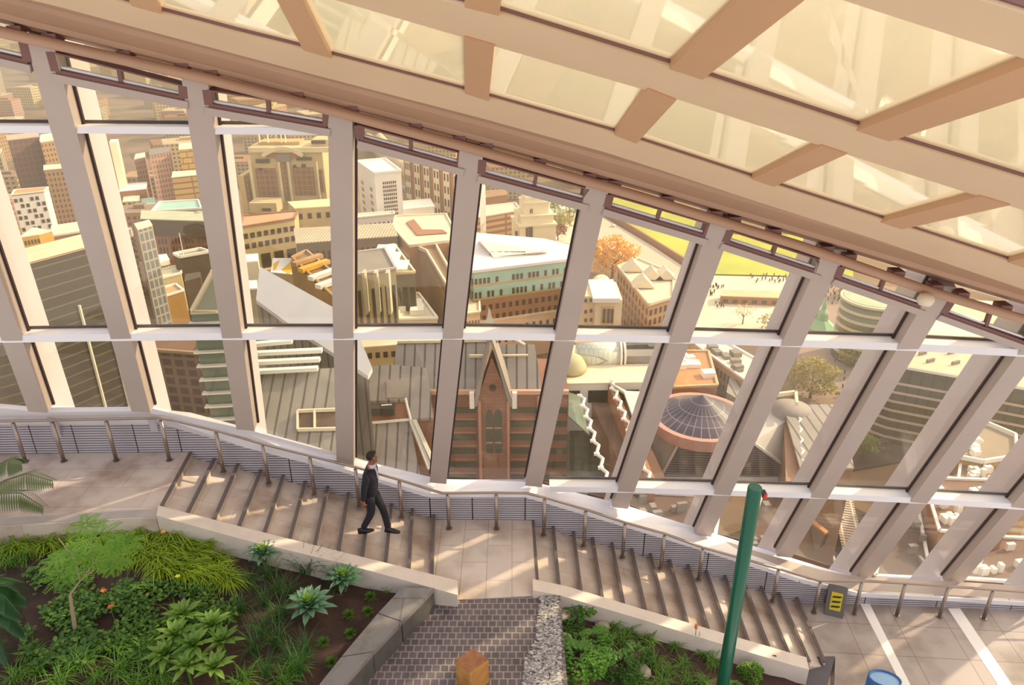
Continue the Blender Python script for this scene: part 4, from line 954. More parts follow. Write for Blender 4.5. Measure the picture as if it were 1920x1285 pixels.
# people on the plaza
def mini():
    q = MB(); q.lathe((0, 0, 0), [(.14, 0), (.22, .5), (.2, .9), (.26, 1.1), (.27, 1.4), (.1, 1.5), (.13, 1.6), (.12, 1.72), (.04, 1.78)], 8); return mesh_obj('person', q.v, q.f, WIND)
pm_ = None
spots = [(1330+rd.random()*28, 528+rd.random()*50) for _ in range(26)]+[(1400+rd.random()*75, 517+rd.random()*14) for _ in range(24)]+[(1540+rd.random()*70, 535+rd.random()*42) for _ in range(48)]+[(1560+rd.random()*25, 640+rd.random()*110) for _ in range(14)]
for i, (x, y) in enumerate(spots):
    if pm_ is None: o = pm_ = mini()
    else: o = pm_.copy(); COL.objects.link(o)
    g = 0 if i < 26 else 1 if i < 50 else 2 if i < 98 else 3
    o.location = G(x, y, .9); o.scale = (1.5, 1.5, 1.1)
    tag(o, ['tiny dark person in the crowd at the left edge of the pale plaza', 'tiny dark person strolling along the edge of the lawn', 'tiny dark person in the crowd on the mauve plaza', 'tiny dark person walking past the olive plaza trees'][g], 'person', ['people at the left plaza edge', 'people along the lawn', 'people on the mauve plaza', 'people beside the plaza trees'][g])
# kiosk, round glass
t = thing('green_kiosk', 'verdigris green pointed kiosk above the middle rail', 'kiosk', tuple(G(1540, 622)))
b = G(1537, 622); q = MB(); q.lathe(b, [(8, 0), (7.5, 3), (5, 5), (3, 6.5), (2.6, 10), (1.2, 12), (1.0, 15), (.2, 18)], 8); q.build('roof', cm('verdigris', '9fc9a0'), t)
q = MB(); q.box(b+Vector((-3, 6, 5)), (10, 4, 10)); q.build('gate', cm('verdigris2', '8fb088'), t)
def round_block(name, label, cpx, cpy, H, Rr, nb, band, glass, sq=1.0, rz=0, roofm=None, fh=4.2):
    c = G(cpx, cpy, H); t = thing(name, label, 'building', (c.x, c.y, GZ))
    q = MB(); q.lathe((c.x, c.y, GZ), [(Rr, 0), (Rr, H)], 48, squash=(1, sq)); q.build('glass_wall', glass, t, True)
    for k in range(nb):
        q = MB(); z = GZ+H-fh*k; q.lathe((c.x, c.y, z-1.1), [(Rr+.1, 0), (Rr+.7, 0.1), (Rr+.7, 1.1), (Rr+.1, 1.2)], 48, squash=(1, sq)); q.build('floor_band', band, t)
    q = MB(); q.lathe((c.x, c.y, GZ+H), [(Rr-.5, 0), (Rr-.6, .3)], 48, squash=(1, sq)); q.build('roof', roofm or PALE, t); return t, c
round_block('round_glass_block', 'round glass office with pale floor rings at the plaza', 1640, 558, 30, 13.5, 7, cm('bandp', 'e6d6bb'), mat('city_glass_olive', '6f7456', .2), roofm=cm('mintr', 'b9c4a4'), fh=4.0)
block('mint_glass_roof', 'pale mint glass roofed block under the last vent at right', [(1700, 650), (1990, 668), (1960, 575), (1760, 560)], 22, cm('mintw', 'c5cdb8'), mat('city_mint_roof', 'c9d6c6', .4, 0, .1, .05))
# dark banded curved offices
H_ = 31
rp = [G(x, y, H_) for x, y in ((1652, 650), (1645, 661), (1648, 672), (1662, 683), (1688, 691), (1810, 712), (2010, 748), (2010, 640), (1690, 628))]
cc_ = sum(rp, Vector())/len(rp); t = thing('dark_round_offices', 'dark round cornered office with pale floor bands and peach roof at right', 'building', (cc_.x, cc_.y, GZ))
world_prism('glass_wall', off(rp, .985), GZ, GZ+H_, brick_mat('city_dkglass', '3c423c', '474a44', '2b2c2a', 1, 1.8, 4.2, .15, .2, axis='x+y', offset=0), t)
for k in range(7): z = GZ+H_-6.5-3.7*k; world_prism('floor_band', rp, z, z+.9, cm('bandd', 'cdb8a6'), t)
world_prism('roof_rim', off(rp, 1.005), GZ+H_, GZ+H_+1.0, WHITE, t); world_prism('roof', off(rp, .975), GZ+H_+.9, GZ+H_+1.1, cm('peachroof', 'e9c9a8'), t)
for x, y in ((1730, 662), (1785, 660), (1792, 680), (1745, 676)): q = MB(); c = G(x, y, H_+1.8); q.box(c, (3.5, .8, 1.2), .4); q.build('roof_unit', GREY, t)
# ================================================================ nearest buildings below the middle rail
def apx(px, py, p0, n): return onpl(px, py, p0, n)
YM = 190.0
def M_(px, py, dy=0): return ony(px, py, YM+dy)
t = thing('gabled_stone_block', 'red stone gothic revival block with steep central gable and grey seamed roofs', 'building', (M_(930, 733).x, YM, GZ))
eave = M_(930, 735); a = M_(795, 736); b = M_(1066, 736)
q = MB(); q.box(((a.x+b.x)/2, YM+11, (GZ+eave.z)/2), (b.x-a.x, 22, eave.z-GZ)); q.build('wall', brick_mat('city_pinkstone', 'a0705e', '936353', '7a5145', 1, 2.2, 1.1, .04, .8, axis='x+y', noise=.3, ncol='8a5a4a', nscale=.1), t)
STR = cm('pinkband', 'c08a74')
for (x0, x1) in ((806, 893), (957, 1010), (1018, 1062)):
    for k in range(7):
        y = 764+25.5*k; A, B = M_(x0, y), M_(x1, y+10); q = MB(); q.box(((A.x+B.x)/2, YM-.1, (A.z+B.z)/2), (B.x-A.x, .5, A.z-B.z)); q.build('window_band', WING, t)
        if k < 6 and x0 != 1018:
            q = MB(); q.box(((A.x+B.x)/2, YM-.2, B.z-1.9), (B.x-A.x, .8, .3)); q.build('string_course', STR, t)
for x in (1010, 1018): 
    A = M_(x, 740); q = MB(); q.box((A.x, YM-.4, (GZ+A.z)/2), (.9, .8, A.z-GZ)); q.build('pilaster', STR, t)
q = MB(); A, B = M_(800, 731), M_(1066, 737); q.box(((A.x+B.x)/2, YM-.6, eave.z+.3), (B.x-A.x, 1.2, 1.2)); q.build('eaves_cornice', cm('cornicep', 'dcae94'), t)
# central gable bay
gl_, gr_ = M_(895, 750, -3), M_(955, 750, -3); ap_ = M_(922, 671, -3)
q = MB(); dpt = Vector((0, 6, 0)); fr_ = [Vector((gl_.x, YM-3, GZ)), Vector((gr_.x, YM-3, GZ)), gr_, ap_, gl_]
q.add(fr_+[v+dpt for v in fr_], [(0, 1, 2, 3, 4), (9, 8, 7, 6, 5)]+[(i, (i+1) % 5, (i+1) % 5+5, i+5)[::-1] for i in range(5)]); q.build('gable_wall', MATS['city_pinkstone'], t)
for p1_, nm in ((gl_, 0), (gr_, 1)):
    q = MB(); top = M_(920, 640, -3.5); q.add([top, top+Vector((0, 10, 0)), p1_+Vector((0, 8, -1)), p1_+Vector((0, -1, -1.5)), p1_+Vector((1.6 if nm else -1.6, -1, -2.5)), p1_+Vector((1.6 if nm else -1.6, 8, -2)), top+Vector((0, 10, 1.5)), top+Vector((0, -.3, 2))], [(0, 3, 4, 7), (7, 4, 5, 6), (0, 1, 2, 3), (3, 2, 5, 4)]); q.build('gable_roof', ZINC, t)
    q = MB(); q.box(p1_+Vector((1.5 if nm else -1.5, -1, .5)), (1.3, 1.3, 5)); q.build('kneeler', WHITE, t)
q = MB(); s0 = M_(917, 575, 3); q.add([M_(905, 640, 2), M_(936, 640, 2), M_(936, 640, 8), M_(905, 640, 8), s0], [(0, 1, 4), (1, 2, 4), (2, 3, 4), (3, 0, 4), (3, 2, 1, 0)]); q.build('spire', cm('spire', 'd6cbbf'), t)
for x0 in (911, 927):
    A, B = M_(x0, 780, -3.3), M_(x0+14, 850, -3.3); q = MB(); w = B.x-A.x; cxx = (A.x+B.x)/2; pts = [Vector((cxx-w/2, YM-3.3, B.z)), Vector((cxx+w/2, YM-3.3, B.z)), Vector((cxx+w/2, YM-3.3, A.z)), Vector((cxx+w*.3, YM-3.3, A.z+1.4)), Vector((cxx, YM-3.3, A.z+2)), Vector((cxx-w*.3, YM-3.3, A.z+1.4)), Vector((cxx-w/2, YM-3.3, A.z))]
    q.add(pts+[v+Vector((0, .4, 0)) for v in pts], [tuple(range(7)), tuple(reversed(range(7, 14)))]+[(i, (i+1) % 7, (i+1) % 7+7, i+7)[::-1] for i in range(7)]); o = q.build('lancet_window', WING, t)
    q = MB(); q.box((cxx, YM-3.4, A.z-4), (w, .3, .5)); q.box((cxx, YM-3.4, A.z-9), (w, .3, .5)); q.build('glazing_bar', STR, o)
q = MB(); A = M_(924, 728, -3.4); q.tube([A, A+Vector((0, .5, 0))], 1.0, 16); q.build('round_window', WIND, t)
for x in (899, 953): A = M_(x, 752, -3.5); q = MB(); q.box((A.x, YM-3.6, (GZ+A.z)/2), (.8, 1.0, A.z-GZ)); q.build('buttress', STR, t)
# roofs behind eave
nR = Vector((0, -.72, .69)).normalized(); pe = Vector((0, YM, eave.z))
def RR(px, py, up=0): return onpl(px, py, pe+Vector((0, 0, up)), nR)
q = MB(); q.slab([RR(953, 735), RR(1018, 737), RR(1002, 646), RR(928, 646)], .8); q.build('roof', SEAM, t)
q = MB(); q.slab([RR(800, 736), RR(893, 737), RR(921, 640), RR(745, 641), RR(738, 684), RR(792, 712)], .8); q.build('roof', SEAM, t)
q = MB(); q.beam(RR(930, 667, .8), RR(990, 666, .8), .5, .5); q.beam(RR(880, 668, .8), RR(914, 668, .8), .5, .9); q.build('roof_rail', PALE, t)
q = MB(); q.beam(RR(745, 641, .8), RR(921, 638, .8), .8, .8); q.build('ridge', PALE, t)
t2 = thing('roof_walkway', 'white ridge walkway frame on top of the right hand grey roof', 'walkway', tuple(RR(960, 640)))
q = MB(); q.beam(RR(928, 634, 1), RR(962, 634, 1), .5, .5); q.beam(RR(962, 634, 1), RR(984, 646, 1), .5, .5); q.build('frame', WHITE, t2)
# west roofs: big seamed slopes left of the gable
t = thing('seamed_roof_block', 'large grey seamed roof slopes with sunken terrace, right of the upright mullion', 'building', (M_(735, 760).x, YM-6, GZ))
pw_ = pe+Vector((0, -6, -1))
def RW(px, py, up=0): return onpl(px, py, pw_+Vector((0, 0, up)), nR)
q = MB(); q.slab([RW(768, 786), RW(812, 783), RW(808, 738), RW(800, 690), RW(735, 684), RW(663, 690), RW(640, 690), RW(640, 760), RW(688, 762), RW(690, 752), RW(760, 750)], .8); q.build('roof', SEAM, t)
q = MB(); q.slab([RW(640, 830, -1), RW(640, 900, -1), RW(790, 905, -1), RW(768, 786, -1), RW(688, 794, -1)], .8); q.build('roof', SEAM, t)
A, B = RW(768, 786, -1.2), RW(815, 784, -1.2)
q = MB(); q.add([A, B, Vector((B.x+3, B.y-1, GZ)), Vector((A.x, A.y-1, GZ)), B+Vector((0, 6, 0)), A+Vector((0, 6, 0))], [(3, 2, 1, 0), (0, 1, 4, 5)]); q.build('wall', MATS['city_pinkstone'], t)
q = MB(); q.slab([RW(688, 762, -1.5), RW(760, 752, -1.5), RW(768, 786, -1.5), RW(688, 794, -1.5)], .5); q.build('terrace_floor', SALM, t)
q = MB(); q.box(RW(710, 768, 0), (9, 3, 2.2)); q.build('terrace_unit', WIND, t)
q = MB(); q.beam(RW(760, 748, .6), RW(770, 788, .6), .5, 1.4); q.beam(RW(688, 794, .3), RW(769, 787, .3), .5, .6); q.beam(RW(690, 764, .3), RW(735, 760, .3), .5, .6); q.build('terrace_rail', WHITE, t)
q = MB(); q.beam(RW(770, 788, .6), RW(806, 880, .6), 1.2, .8); q.beam(RW(776, 788, .6), RW(818, 880, .6), 1.2, .8); q.build('gutter', cm('gut', 'c9c3b6'), t)
q = MB(); q.slab([RW(724, 712, .5), RW(756, 711, .5), RW(757, 745, .5), RW(725, 746, .5)], .5); q.build('hatch', ZINC, t)
q = MB(); q.add([M_(655, 765, -14), M_(685, 860, -14), M_(640, 880, -14), M_(640, 770, -14)], [(0, 1, 2, 3)]); q.slab([M_(655, 765, -14), M_(640, 765, -14), M_(640, 880, -14), M_(690, 866, -14)], .1, vec=(0, 1, 0)); q.build('gable_wall', MATS['city_pinkstone'], t)
q = MB(); q.beam(M_(655, 765, -15), M_(700, 850, -15), .6, .9); q.build('gable_coping', WHITE, t)
# block behind it seen under the rail
t, p = block('arcade_block', 'cream arcaded block just under the middle rail beside the upright mullion', [(655, 655), (860, 640), (840, 622), (650, 630)], 34, CREAM, PALE, win=[dict(e=(0, 1), cols=14, rows=1, fh=4.5, wf=.55, hf=.5, top=1)])
windows(t, p[0], p[1], GZ+28, 9, 1, fh=12, wf=.55, hf=.85, m=WINB)
# ---------------- white barrel-roof hall
t, p = block('barrel_roof_hall', 'white roofed hall with glazed barrel vault and row of dark clerestory windows', [(1040, 722), (1262, 718), (1262, 652), (1060, 650)], 46, WHITE, cm('hallroof', 'f3e3c4'))
windows(t, p[0], p[1], GZ+45, 4, 1, fh=5.5, wf=.72, hf=.75, top=.4, m=WIND)
q = MB(); a, b = G(1082, 668, 48), G(1160, 665, 48); q.tube([a, b], 4.2, 20); q.build('glazed_vault', brick_mat('city_vault', 'dcdcd0', 'd2d4c8', 'a8a898', 1, 1.5, 1.5, .06, .3), t, True)
q = MB(); 
for k in (0, 1.2): q.tube([b+Vector((k, 0, 0)), b+Vector((k+.6, 0, 0))], 4.9-k*.2, 20)
q.build('vault_end_ring', WHITE, t)
q = MB(); c = G(1070, 692, 47); q.lathe(c, [(5, 0), (4.8, 1.5), (3.6, 3.6), (1.8, 4.8), (.2, 5.2)], 16); q.build('quarter_dome', cm('domeg', 'c9bd97'), t, True)
for (x, y) in ((1180, 648), (1200, 647), (1222, 650)): q = MB(); q.box(G(x, y, 48), (3.4, 5, 2.5), .1); q.build('skylight', WIND, t)
q = MB(); q.box(G(1198, 668, 48), (13, 5, 2.4), .02); q.build('plant_screen', GREY, t)
block('orange_roof_strip', 'orange roof strip behind the glazed barrel vault', [(1075, 645), (1160, 643), (1160, 628), (1075, 628)], 40, OCHRE, cm('oroof', 'd79a5c'))
# ---------------- courtyard buildings with scalloped white copings
t, p = block('courtyard_block', 'brown flat roof court with white scalloped copings between red stone block and hall', [(1110, 760), (1180, 755), (1260, 930), (1190, 935)], 40, cm('ctwall', '8a6653'), cm('ctroof', '6e4f42'))
for (pa, pb, n) in (((1086, 742), (1134, 905), 7), ((1140, 712), (1215, 905), 9)):
    q = MB(); A, B = G(*pa, 46), G(*pb, 46)
    for k in range(n):
        u0, u1 = k/n, (k+1)/n; s = A.lerp(B, u0); e_ = A.lerp(B, u1); mid = (s+e_)/2+Vector((1.1, 0, .6)); q.tube([s, mid, e_], .45, 6); q.beam(s+Vector((-.6, 0, 0)), s+Vector((.8, 0, 0)), .7, .7)
    q.build('scalloped_coping', WHITE, t)
q = MB(); A, B = G(1137, 712, 46), G(1215, 905, 46); q.add([A, B, B-Vector((0, 0, 20)), A-Vector((0, 0, 20)), A+Vector((2, 0, 0)), B+Vector((2, 0, 0)), B+Vector((2, 0, -20)), A+Vector((2, 0, -20))], HEX); q.build('court_wall', SALM, t)
q = MB(); q.slab([G(1066, 735, 44), G(1086, 742, 44), G(1105, 815, 44), G(1066, 780, 44)], .5); q.build('glass_slope', mat('city_green_pane', '7f8c78', .2), t)
q = MB(); q.slab([G(1068, 790, 30), G(1106, 815, 30), G(1134, 905, 30), G(1068, 905, 30)], .5); q.build('dark_glazing', brick_mat('city_dkpane', '3f463c', '4a5044', '2f322c', 1, 4, 3, .1, .2), t)
q = MB(); q.slab([G(1142, 716, 47), G(1170, 735, 47), G(1190, 790, 47), G(1215, 790, 44), G(1215, 735, 44), G(1175, 733, 46)], .8); q.build('white_roof', cm('paleroof2', 'd9d0c4'), t)
# ---------------- glass cone
t = thing('glass_cone_hall', 'conical dark glass roof with pink rim over a pale pyramid hall with louvred slopes', 'building', tuple(G(1318, 800, 40)))
ce = G(1318, 781, 44); ex_ = (G(1402, 790, 44).x-G(1232, 790, 44).x)/2; ey_ = (G(1318, 740, 44).y-G(1318, 836, 44).y)/2; ey_ = ex_*.98; ce = Vector(((G(1402, 790, 44).x+G(1232, 790, 44).x)/2, ce.y, ce.z))
h_ = (ony(1316, 741, ce.y).z-ce.z)
def cone_mat():
    m, n, l, b = node_mat('cone_glass'); tcx = n.new('ShaderNodeTexCoord'); s = n.new('ShaderNodeSeparateXYZ'); l.new(tcx.outputs['Object'], s.inputs[0])
    at = n.new('ShaderNodeMath'); at.operation = 'ARCTAN2'; l.new(s.outputs[0], at.inputs[0]); l.new(s.outputs[1], at.inputs[1])
    ml = n.new('ShaderNodeMath'); ml.operation = 'MULTIPLY'; l.new(at.outputs[0], ml.inputs[0]); ml.inputs[1].default_value = 32/(2*pi)
    f = n.new('ShaderNodeMath'); f.operation = 'FRACT'; l.new(ml.outputs[0], f.inputs[0]); g = n.new('ShaderNodeMath'); g.operation = 'LESS_THAN'; l.new(f.outputs[0], g.inputs[0]); g.inputs[1].default_value = .1
    zf = n.new('ShaderNodeMath'); zf.operation = 'MULTIPLY'; l.new(s.outputs[2], zf.inputs[0]); zf.inputs[1].default_value = 4/h_
    f2 = n.new('ShaderNodeMath'); f2.operation = 'FRACT'; l.new(zf.outputs[0], f2.inputs[0]); g2 = n.new('ShaderNodeMath'); g2.operation = 'LESS_THAN'; l.new(f2.outputs[0], g2.inputs[0]); g2.inputs[1].default_value = .05
    mx = n.new('ShaderNodeMath'); mx.operation = 'MAXIMUM'; l.new(g.outputs[0], mx.inputs[0]); l.new(g2.outputs[0], mx.inputs[1])
    c = n.new('ShaderNodeMixRGB'); l.new(mx.outputs[0], c.inputs[0]); c.inputs[1].default_value = lin('4a4254'); c.inputs[2].default_value = lin('9a8f9c'); l.new(c.outputs[0], b.inputs['Base Color']); b.inputs['Roughness'].default_value = .3; return m
q = MB(); q.lathe((0, 0, 0), [(ex_, 0), (ex_*.66, h_*.34), (ex_*.33, h_*.67), (.05, h_)], 32)
o = mesh_obj('cone_roof', q.v, q.f, cone_mat()); o.parent = t; o.location = ce-Vector(t['_org'])
q = MB(); q.lathe(ce, [(ex_+.2, -3.2), (ex_+.9, -3.2), (ex_+1.2, .2), (ex_+.2, .2)], 32); q.build('pink_rim', cm('pinkrim', 'c99c90'), t)
q = MB(); q.lathe(ce, [(ex_+.3, -3.3), (ex_+.3, .05)], 32); q.build('drum', ZINC, t)
zt, zb_ = ce.z-3.3, ce.z-17
bl_, br_ = onz(1238, 897, zb_), onz(1500, 897, zb_); tl_, tr_ = onz(1276, 826, zt), onz(1408, 830, zt)
q = MB(); q.slab([bl_, br_, tr_, tl_], .6); o = q.build('louvred_slope', LOUVR, t)
q = MB(); q.beam(bl_+Vector((0, -.3, .5)), tl_+Vector((0, -.3, .5)), .9, .7); q.beam(br_+Vector((0, -.3, .5)), tr_+Vector((0, -.3, .5)), .9, .7); q.beam(bl_+Vector((0, -.6, -.3)), br_+Vector((0, -.6, -.3)), 1.6, 1.6); q.build('white_edging', WHITE, t)
q = MB(); q.slab([bl_+Vector((-.8, 0, 0)), tl_+Vector((-.6, 0, .3)), tl_+Vector((-3, 10, .3)), onz(1222, 800, zt), onz(1205, 830, zb_+6)], .6); q.build('side_slope', cm('pyr', 'cdc3bc'), t)
q = MB(); q.slab([br_+Vector((.6, 0, 0)), onz(1474, 790, zt), onz(1445, 757, zt), onz(1405, 820, zt+.3), tr_+Vector((.6, 0, .3))], .6); q.build('side_slope', cm('pyr', 'cdc3bc'), t)
# ---------------- beside the cone
t, p = block('long_brown_roof', 'narrow brown roof strip with white scalloped edge right of the cone hall', [(1473, 905), (1500, 905), (1492, 790), (1470, 790)], 40, cm('lbr', '8d6d58'), cm('lbrr', 'a78069'))
q = MB(); A, B = G(1504, 905, 42), G(1494, 780, 42)
for k in range(6):
    s, e_ = A.lerp(B, k/6), A.lerp(B, (k+1)/6); q.tube([s, (s+e_)/2+Vector((.9, 0, .4)), e_], .4, 6)
q.build('scalloped_coping', WHITE, t)
t, p = block('seamed_hip_roof', 'grey seamed sloping roof with rounded corner under the olive plaza tree', [(1500, 880), (1600, 880), (1575, 762), (1468, 762)], 42, cm('lbr', '8d6d58'), SEAM)
q = MB(); q.lathe(G(1484, 768, 42), [(5.5, -14), (5.5, .6), (.3, .7)], 20); q.build('round_corner', ZINC, t, True)
q = MB(); A, B, C_ = G(1445, 742, 46), G(1492, 736, 46), G(1494, 758, 46); q.beam(A, B, .8, 1.2); q.beam(B, C_, .8, 1.2); q.build('parapet_frame', PALE, t)
t, p = block('brown_court_block', 'orange brown roofed block with white hatch behind the glass cone', [(1262, 730), (1345, 726), (1328, 662), (1262, 662)], 38, SALM, cm('obr', 'c28a5c'), para=.6, pm=cm('obp', 'dcb48c'))
rooftop_units(t, p, 38, 6, 8, WHITE, (2, 5))
t, p = block('diagonal_block', 'cream roofed block with arcaded side running down toward the cone', [(1305, 650), (1402, 720), (1440, 690), (1345, 636)], 36, TAN, cm('diagroof', 'f4e6cc'), para=.6, win=[dict(e=(0, 1), cols=14, rows=2, fh=4.5, wf=.5, hf=.6)])
rooftop_units(t, p, 36, 8, 9, GREY, (2, 4))
block('wedge_roof', 'grey green seamed wedge roof beside the diagonal cream block', [(1362, 738), (1398, 760), (1420, 716), (1370, 700)], 34, ZINC, SEAM)
# ---------------- Edwardian pair left of plaza
t = thing('arched_portal_block', 'cream stone block with arched roof and tall portal beside the golden tree', 'building', tuple(G(1135, 600)))
Ya = 300.0
def A_px(x, y, dy=0): return ony(x, y, Ya+dy)
for (x0, y0, x1, y1, m, nm, dy, dp) in ((1084, 556, 1122, 660, cm('pale3', 'ecd3a9'), 'wing', 0, 16), (1117, 562, 1161, 660, cm('pale4', 'f4e1bb'), 'portal_wall', -3, 22), (1112, 560, 1162, 568, WHITE, 'cornice', -5, 24), (1128, 575, 1150, 612, cm('pale5', 'd9bb8c'), 'portal_recess', -3.4, 1)):
    panel(t, nm, x0, y0, x1, y1, Ya+dy, dp, m)
for x in (1131, 1139, 1146): panel(t, 'tall_window', x, 580, x+3.4, 606, Ya-3.8, .8, WINB)
for (x, y) in ((1096, 561), (1106, 560), (1096, 582), (1106, 580), (1096, 598), (1106, 597)): panel(t, 'window', x, y, x+4.5, y+6.5, Ya-.4, .8, WINB)
for k in range(5): panel(t, 'window', 1129+4.4*k, 556, 1131+4.4*k, 559, Ya-1, .8, WINB)
q = MB(); a, b = A_px(1118, 560, 4), A_px(1156, 560, 4); r = (b.x-a.x)/2; c = (a+b)/2; q.tube([c+Vector((0, 0, -1)), c+Vector((0, 22, -1))], r, 24); q.build('arched_roof', cm('archroof', 'f0ddb6'), t, True)
t, p = block('corner_mansion_block', 'brown corner block with rows of tall windows and gabled roofs', [(1158, 502), (1217, 574), (1262, 560), (1262, 516), (1196, 488)], 30, cm('edw', 'c09068'), cm('edwroof', 'efd9b8'), para=.8, pm=PALE,
    win=[dict(e=(0, 1), cols=10, rows=5, fh=4.6, wf=.42, hf=.6), dict(e=(1, 2), cols=5, rows=4, fh=4.6, wf=.42, hf=.6)])
for (x, y) in ((1186, 505), (1222, 520), (1246, 520), (1205, 535)):
    b = G(x, y, 31); q = MB(); q.add([b+Vector(v) for v in ((-5, -4, 0), (5, -4, 0), (5, 4, 0), (-5, 4, 0), (0, -4, 5), (0, 4, 5))], [(0, 1, 4), (2, 3, 5), (1, 2, 5, 4), (3, 0, 4, 5)]); q.build('gabled_dormer', PALE, t)
# ---------------- bottom right streets
ROADB = mat('city_road_brown', '564945', .9, 0, .15, .05)
patch('floor', [(1500, 900), (1720, 860), (1760, 760), (1640, 760), (1560, 850), (1500, 1060), (1600, 1100), (1700, 1000)], ROADB, .4)
def rooft(label, px, H, wall, roof, seed, n=6, units=WHITE):
    t, p = block('low_block', label, px, H, wall, roof, para=.7); rooftop_units(t, p, H, n*2, seed, units, (.8, 2.4)); return t
rooft('low brown roofed block with white plant below the right end of the lower rail', [(1760, 1000), (1880, 1010), (1860, 905), (1730, 900)], 24, SALM, cm('lr1', '7d5c4c'), 21, 8)
rooft('long low pinkish brown roof between the street and the right hand blocks', [(1640, 1085), (1745, 1090), (1720, 960), (1670, 960)], 18, cm('lw1', '8b6a5c'), cm('lr2', '5f4a45'), 22, 2, GREY)
rooft('brown roof strip with white kerbs at the far bottom right', [(1780, 1088), (1960, 1100), (1960, 1015), (1760, 1008)], 20, SALM, cm('lr3', '77594b'), 23, 5)
t, p = block('white_ringed_block', 'small block with thick white octagonal parapet beside the dark round offices', [(1790, 862), (1842, 872), (1905, 862), (1902, 822), (1850, 800), (1795, 812)], 24, TAN, cm('lr4', 'a08e7a'), para=1.4)
rooftop_units(t, p, 24, 10, 24, WHITE, (1.5, 3.5))
rooft('low block of cream and brown roofs with many plant boxes at the right edge', [(1790, 940), (1935, 945), (1935, 880), (1800, 872)], 22, TAN, cm('lr5', '8f7862'), 25, 12)
rooft('red brown roofed block between street tree and the ringed block', [(1735, 895), (1790, 900), (1796, 850), (1745, 845)], 18, SALM, cm('lr6', '6d4a3f'), 26, 3)
rooft('brown roof court under the lower rail left of the pole', [(1170, 1010), (1340, 1012), (1352, 935), (1180, 928)], 40, cm('lw2', '7f5f50'), cm('lr7', '63493d'), 27, 3, GREY)
rooft('brown strip roof right of the pole between two leaning mullions', [(1385, 1060), (1470, 1060), (1500, 930), (1430, 928)], 34, cm('lw2', '7f5f50'), cm('lr8', '63493d'), 28, 2, GREY)
t = thing('triangular_roof', 'small grey triangular roof with orange tip beside the street', 'building', tuple(G(1540, 1020, 20)))
q = MB(); q.add([G(1519, 978, 26), G(1562, 1012, 24), G(1526, 1036, 16), G(1519, 978, 0), G(1562, 1012, 0), G(1526, 1036, 0)], [(0, 2, 1), (0, 1, 4, 3), (1, 2, 5, 4), (2, 0, 3, 5)]); q.build('roof', SEAM, t)
q = MB(); q.beam(G(1519, 976, 26.4), G(1550, 1000, 25.4), 1.4, .6); q.build('orange_verge', cm('verge', 'd0905c'), t)
t = thing('railway_tracks', 'pair of railway tracks with close sleepers beside the street', 'railway', tuple(G(1590, 980)))
A, B = G(1578, 930, 1), G(1600, 1030, 1); d_ = (B-A).normalized(); s_ = Vector((-d_.y, d_.x, 0))
q = MB(); q.beam(A+s_*2.2, B+s_*2.2, .5, .5); q.beam(A-s_*2.2, B-s_*2.2, .5, .5); q.build('rail', PALE, t)
q = MB()
for k in range(22): c = A.lerp(B, k/21); q.beam(c-s_*3.2, c+s_*3.2, .8, .3)
q.build('sleeper_bed', cm('sleeper', 'd8c4b4'), t)
q = MB(); pts = [G(x, y, 1) for x, y in ((1538, 925), (1545, 960), (1552, 968), (1548, 985), (1560, 1000), (1557, 1035), (1568, 1060))]
q.tube(pts, .5, 6); o = q.build('street_kerb', WHITE, origin=tuple(pts[0])); tag(o, 'winding white street kerb line left of the railway tracks', 'kerb')
# ================================================================ planting beds, benches, plants
SOIL = mat('dark_soil', '4a352c', .95, 0, .35, 3, col2='33241e', bump=.6, bscale=14)
kz1 = sorted([(p.x, p.z) for p in k1l]); kz2 = sorted([(p.x, p.z) for p in k2l])
def soilz1(x): return max(.05, interp([(kz1[0][0]-.01, kz1[0][1])]+kz1[:-1]+[(kz1[-1][0], .42)], x)-.42) if x > kz1[0][0] else min(1.12+(kz1[0][0]-x)*.02, 1.3)
def soilz2(x): return (interp(kz2, x)-.36) if x > kz2[0][0] else -.12
def onS(px, py, f, k=0.0): return solve(px, py, lambda p: p.z-f(p.x)-k, 1.5, 40)
def bed(name, label, f, xs_, ytop, ybot):
    v, fc = [], []; n = 12
    for x in xs_:
        for j in range(n+1):
            y = ytop(x)+(ybot(x)-ytop(x))*j/n; p = onS(x, y, f); p.z += random.uniform(-.02, .02); v.append(p)
    for i in range(len(xs_)-1):
        for j in range(n): fc.append((i*(n+1)+j, i*(n+1)+j+1, (i+1)*(n+1)+j+1, (i+1)*(n+1)+j))
    o = mesh_obj(name, v, fc, SOIL, origin=tuple(v[len(v)//2])); sol = o.modifiers.new('thick', 'SOLIDIFY'); sol.thickness = .3; sol.offset = -1; tag(o, label, 'soil'); o['kind'] = 'stuff'; return o
def yt1(x): return interp([(-150, 990), (0, 992), (254, 976), (293, 975), (452, 1028), (640, 1076), (815, 1122)], x)
def yb1(x): return 1345 if x < 560 else interp([(560, 1330), (598, 1285), (754, 1118), (800, 1119)], x)
bed('planting_bed_soil', 'dark brown soil of the left planting bed below the upper stairs', soilz1, list(range(-150, 745, 30))+[748], yt1, yb1)
def yt2(x): return interp([(1030, 1125), (1190, 1172), (1326, 1216), (1480, 1262), (1517, 1275)], x)
def yb2(x): return 1345
bed('planting_bed_soil', 'dark brown soil of the right planting bed around the green pole', soilz2, list(range(1046, 1500, 25))+[1512], yt2, yb2)
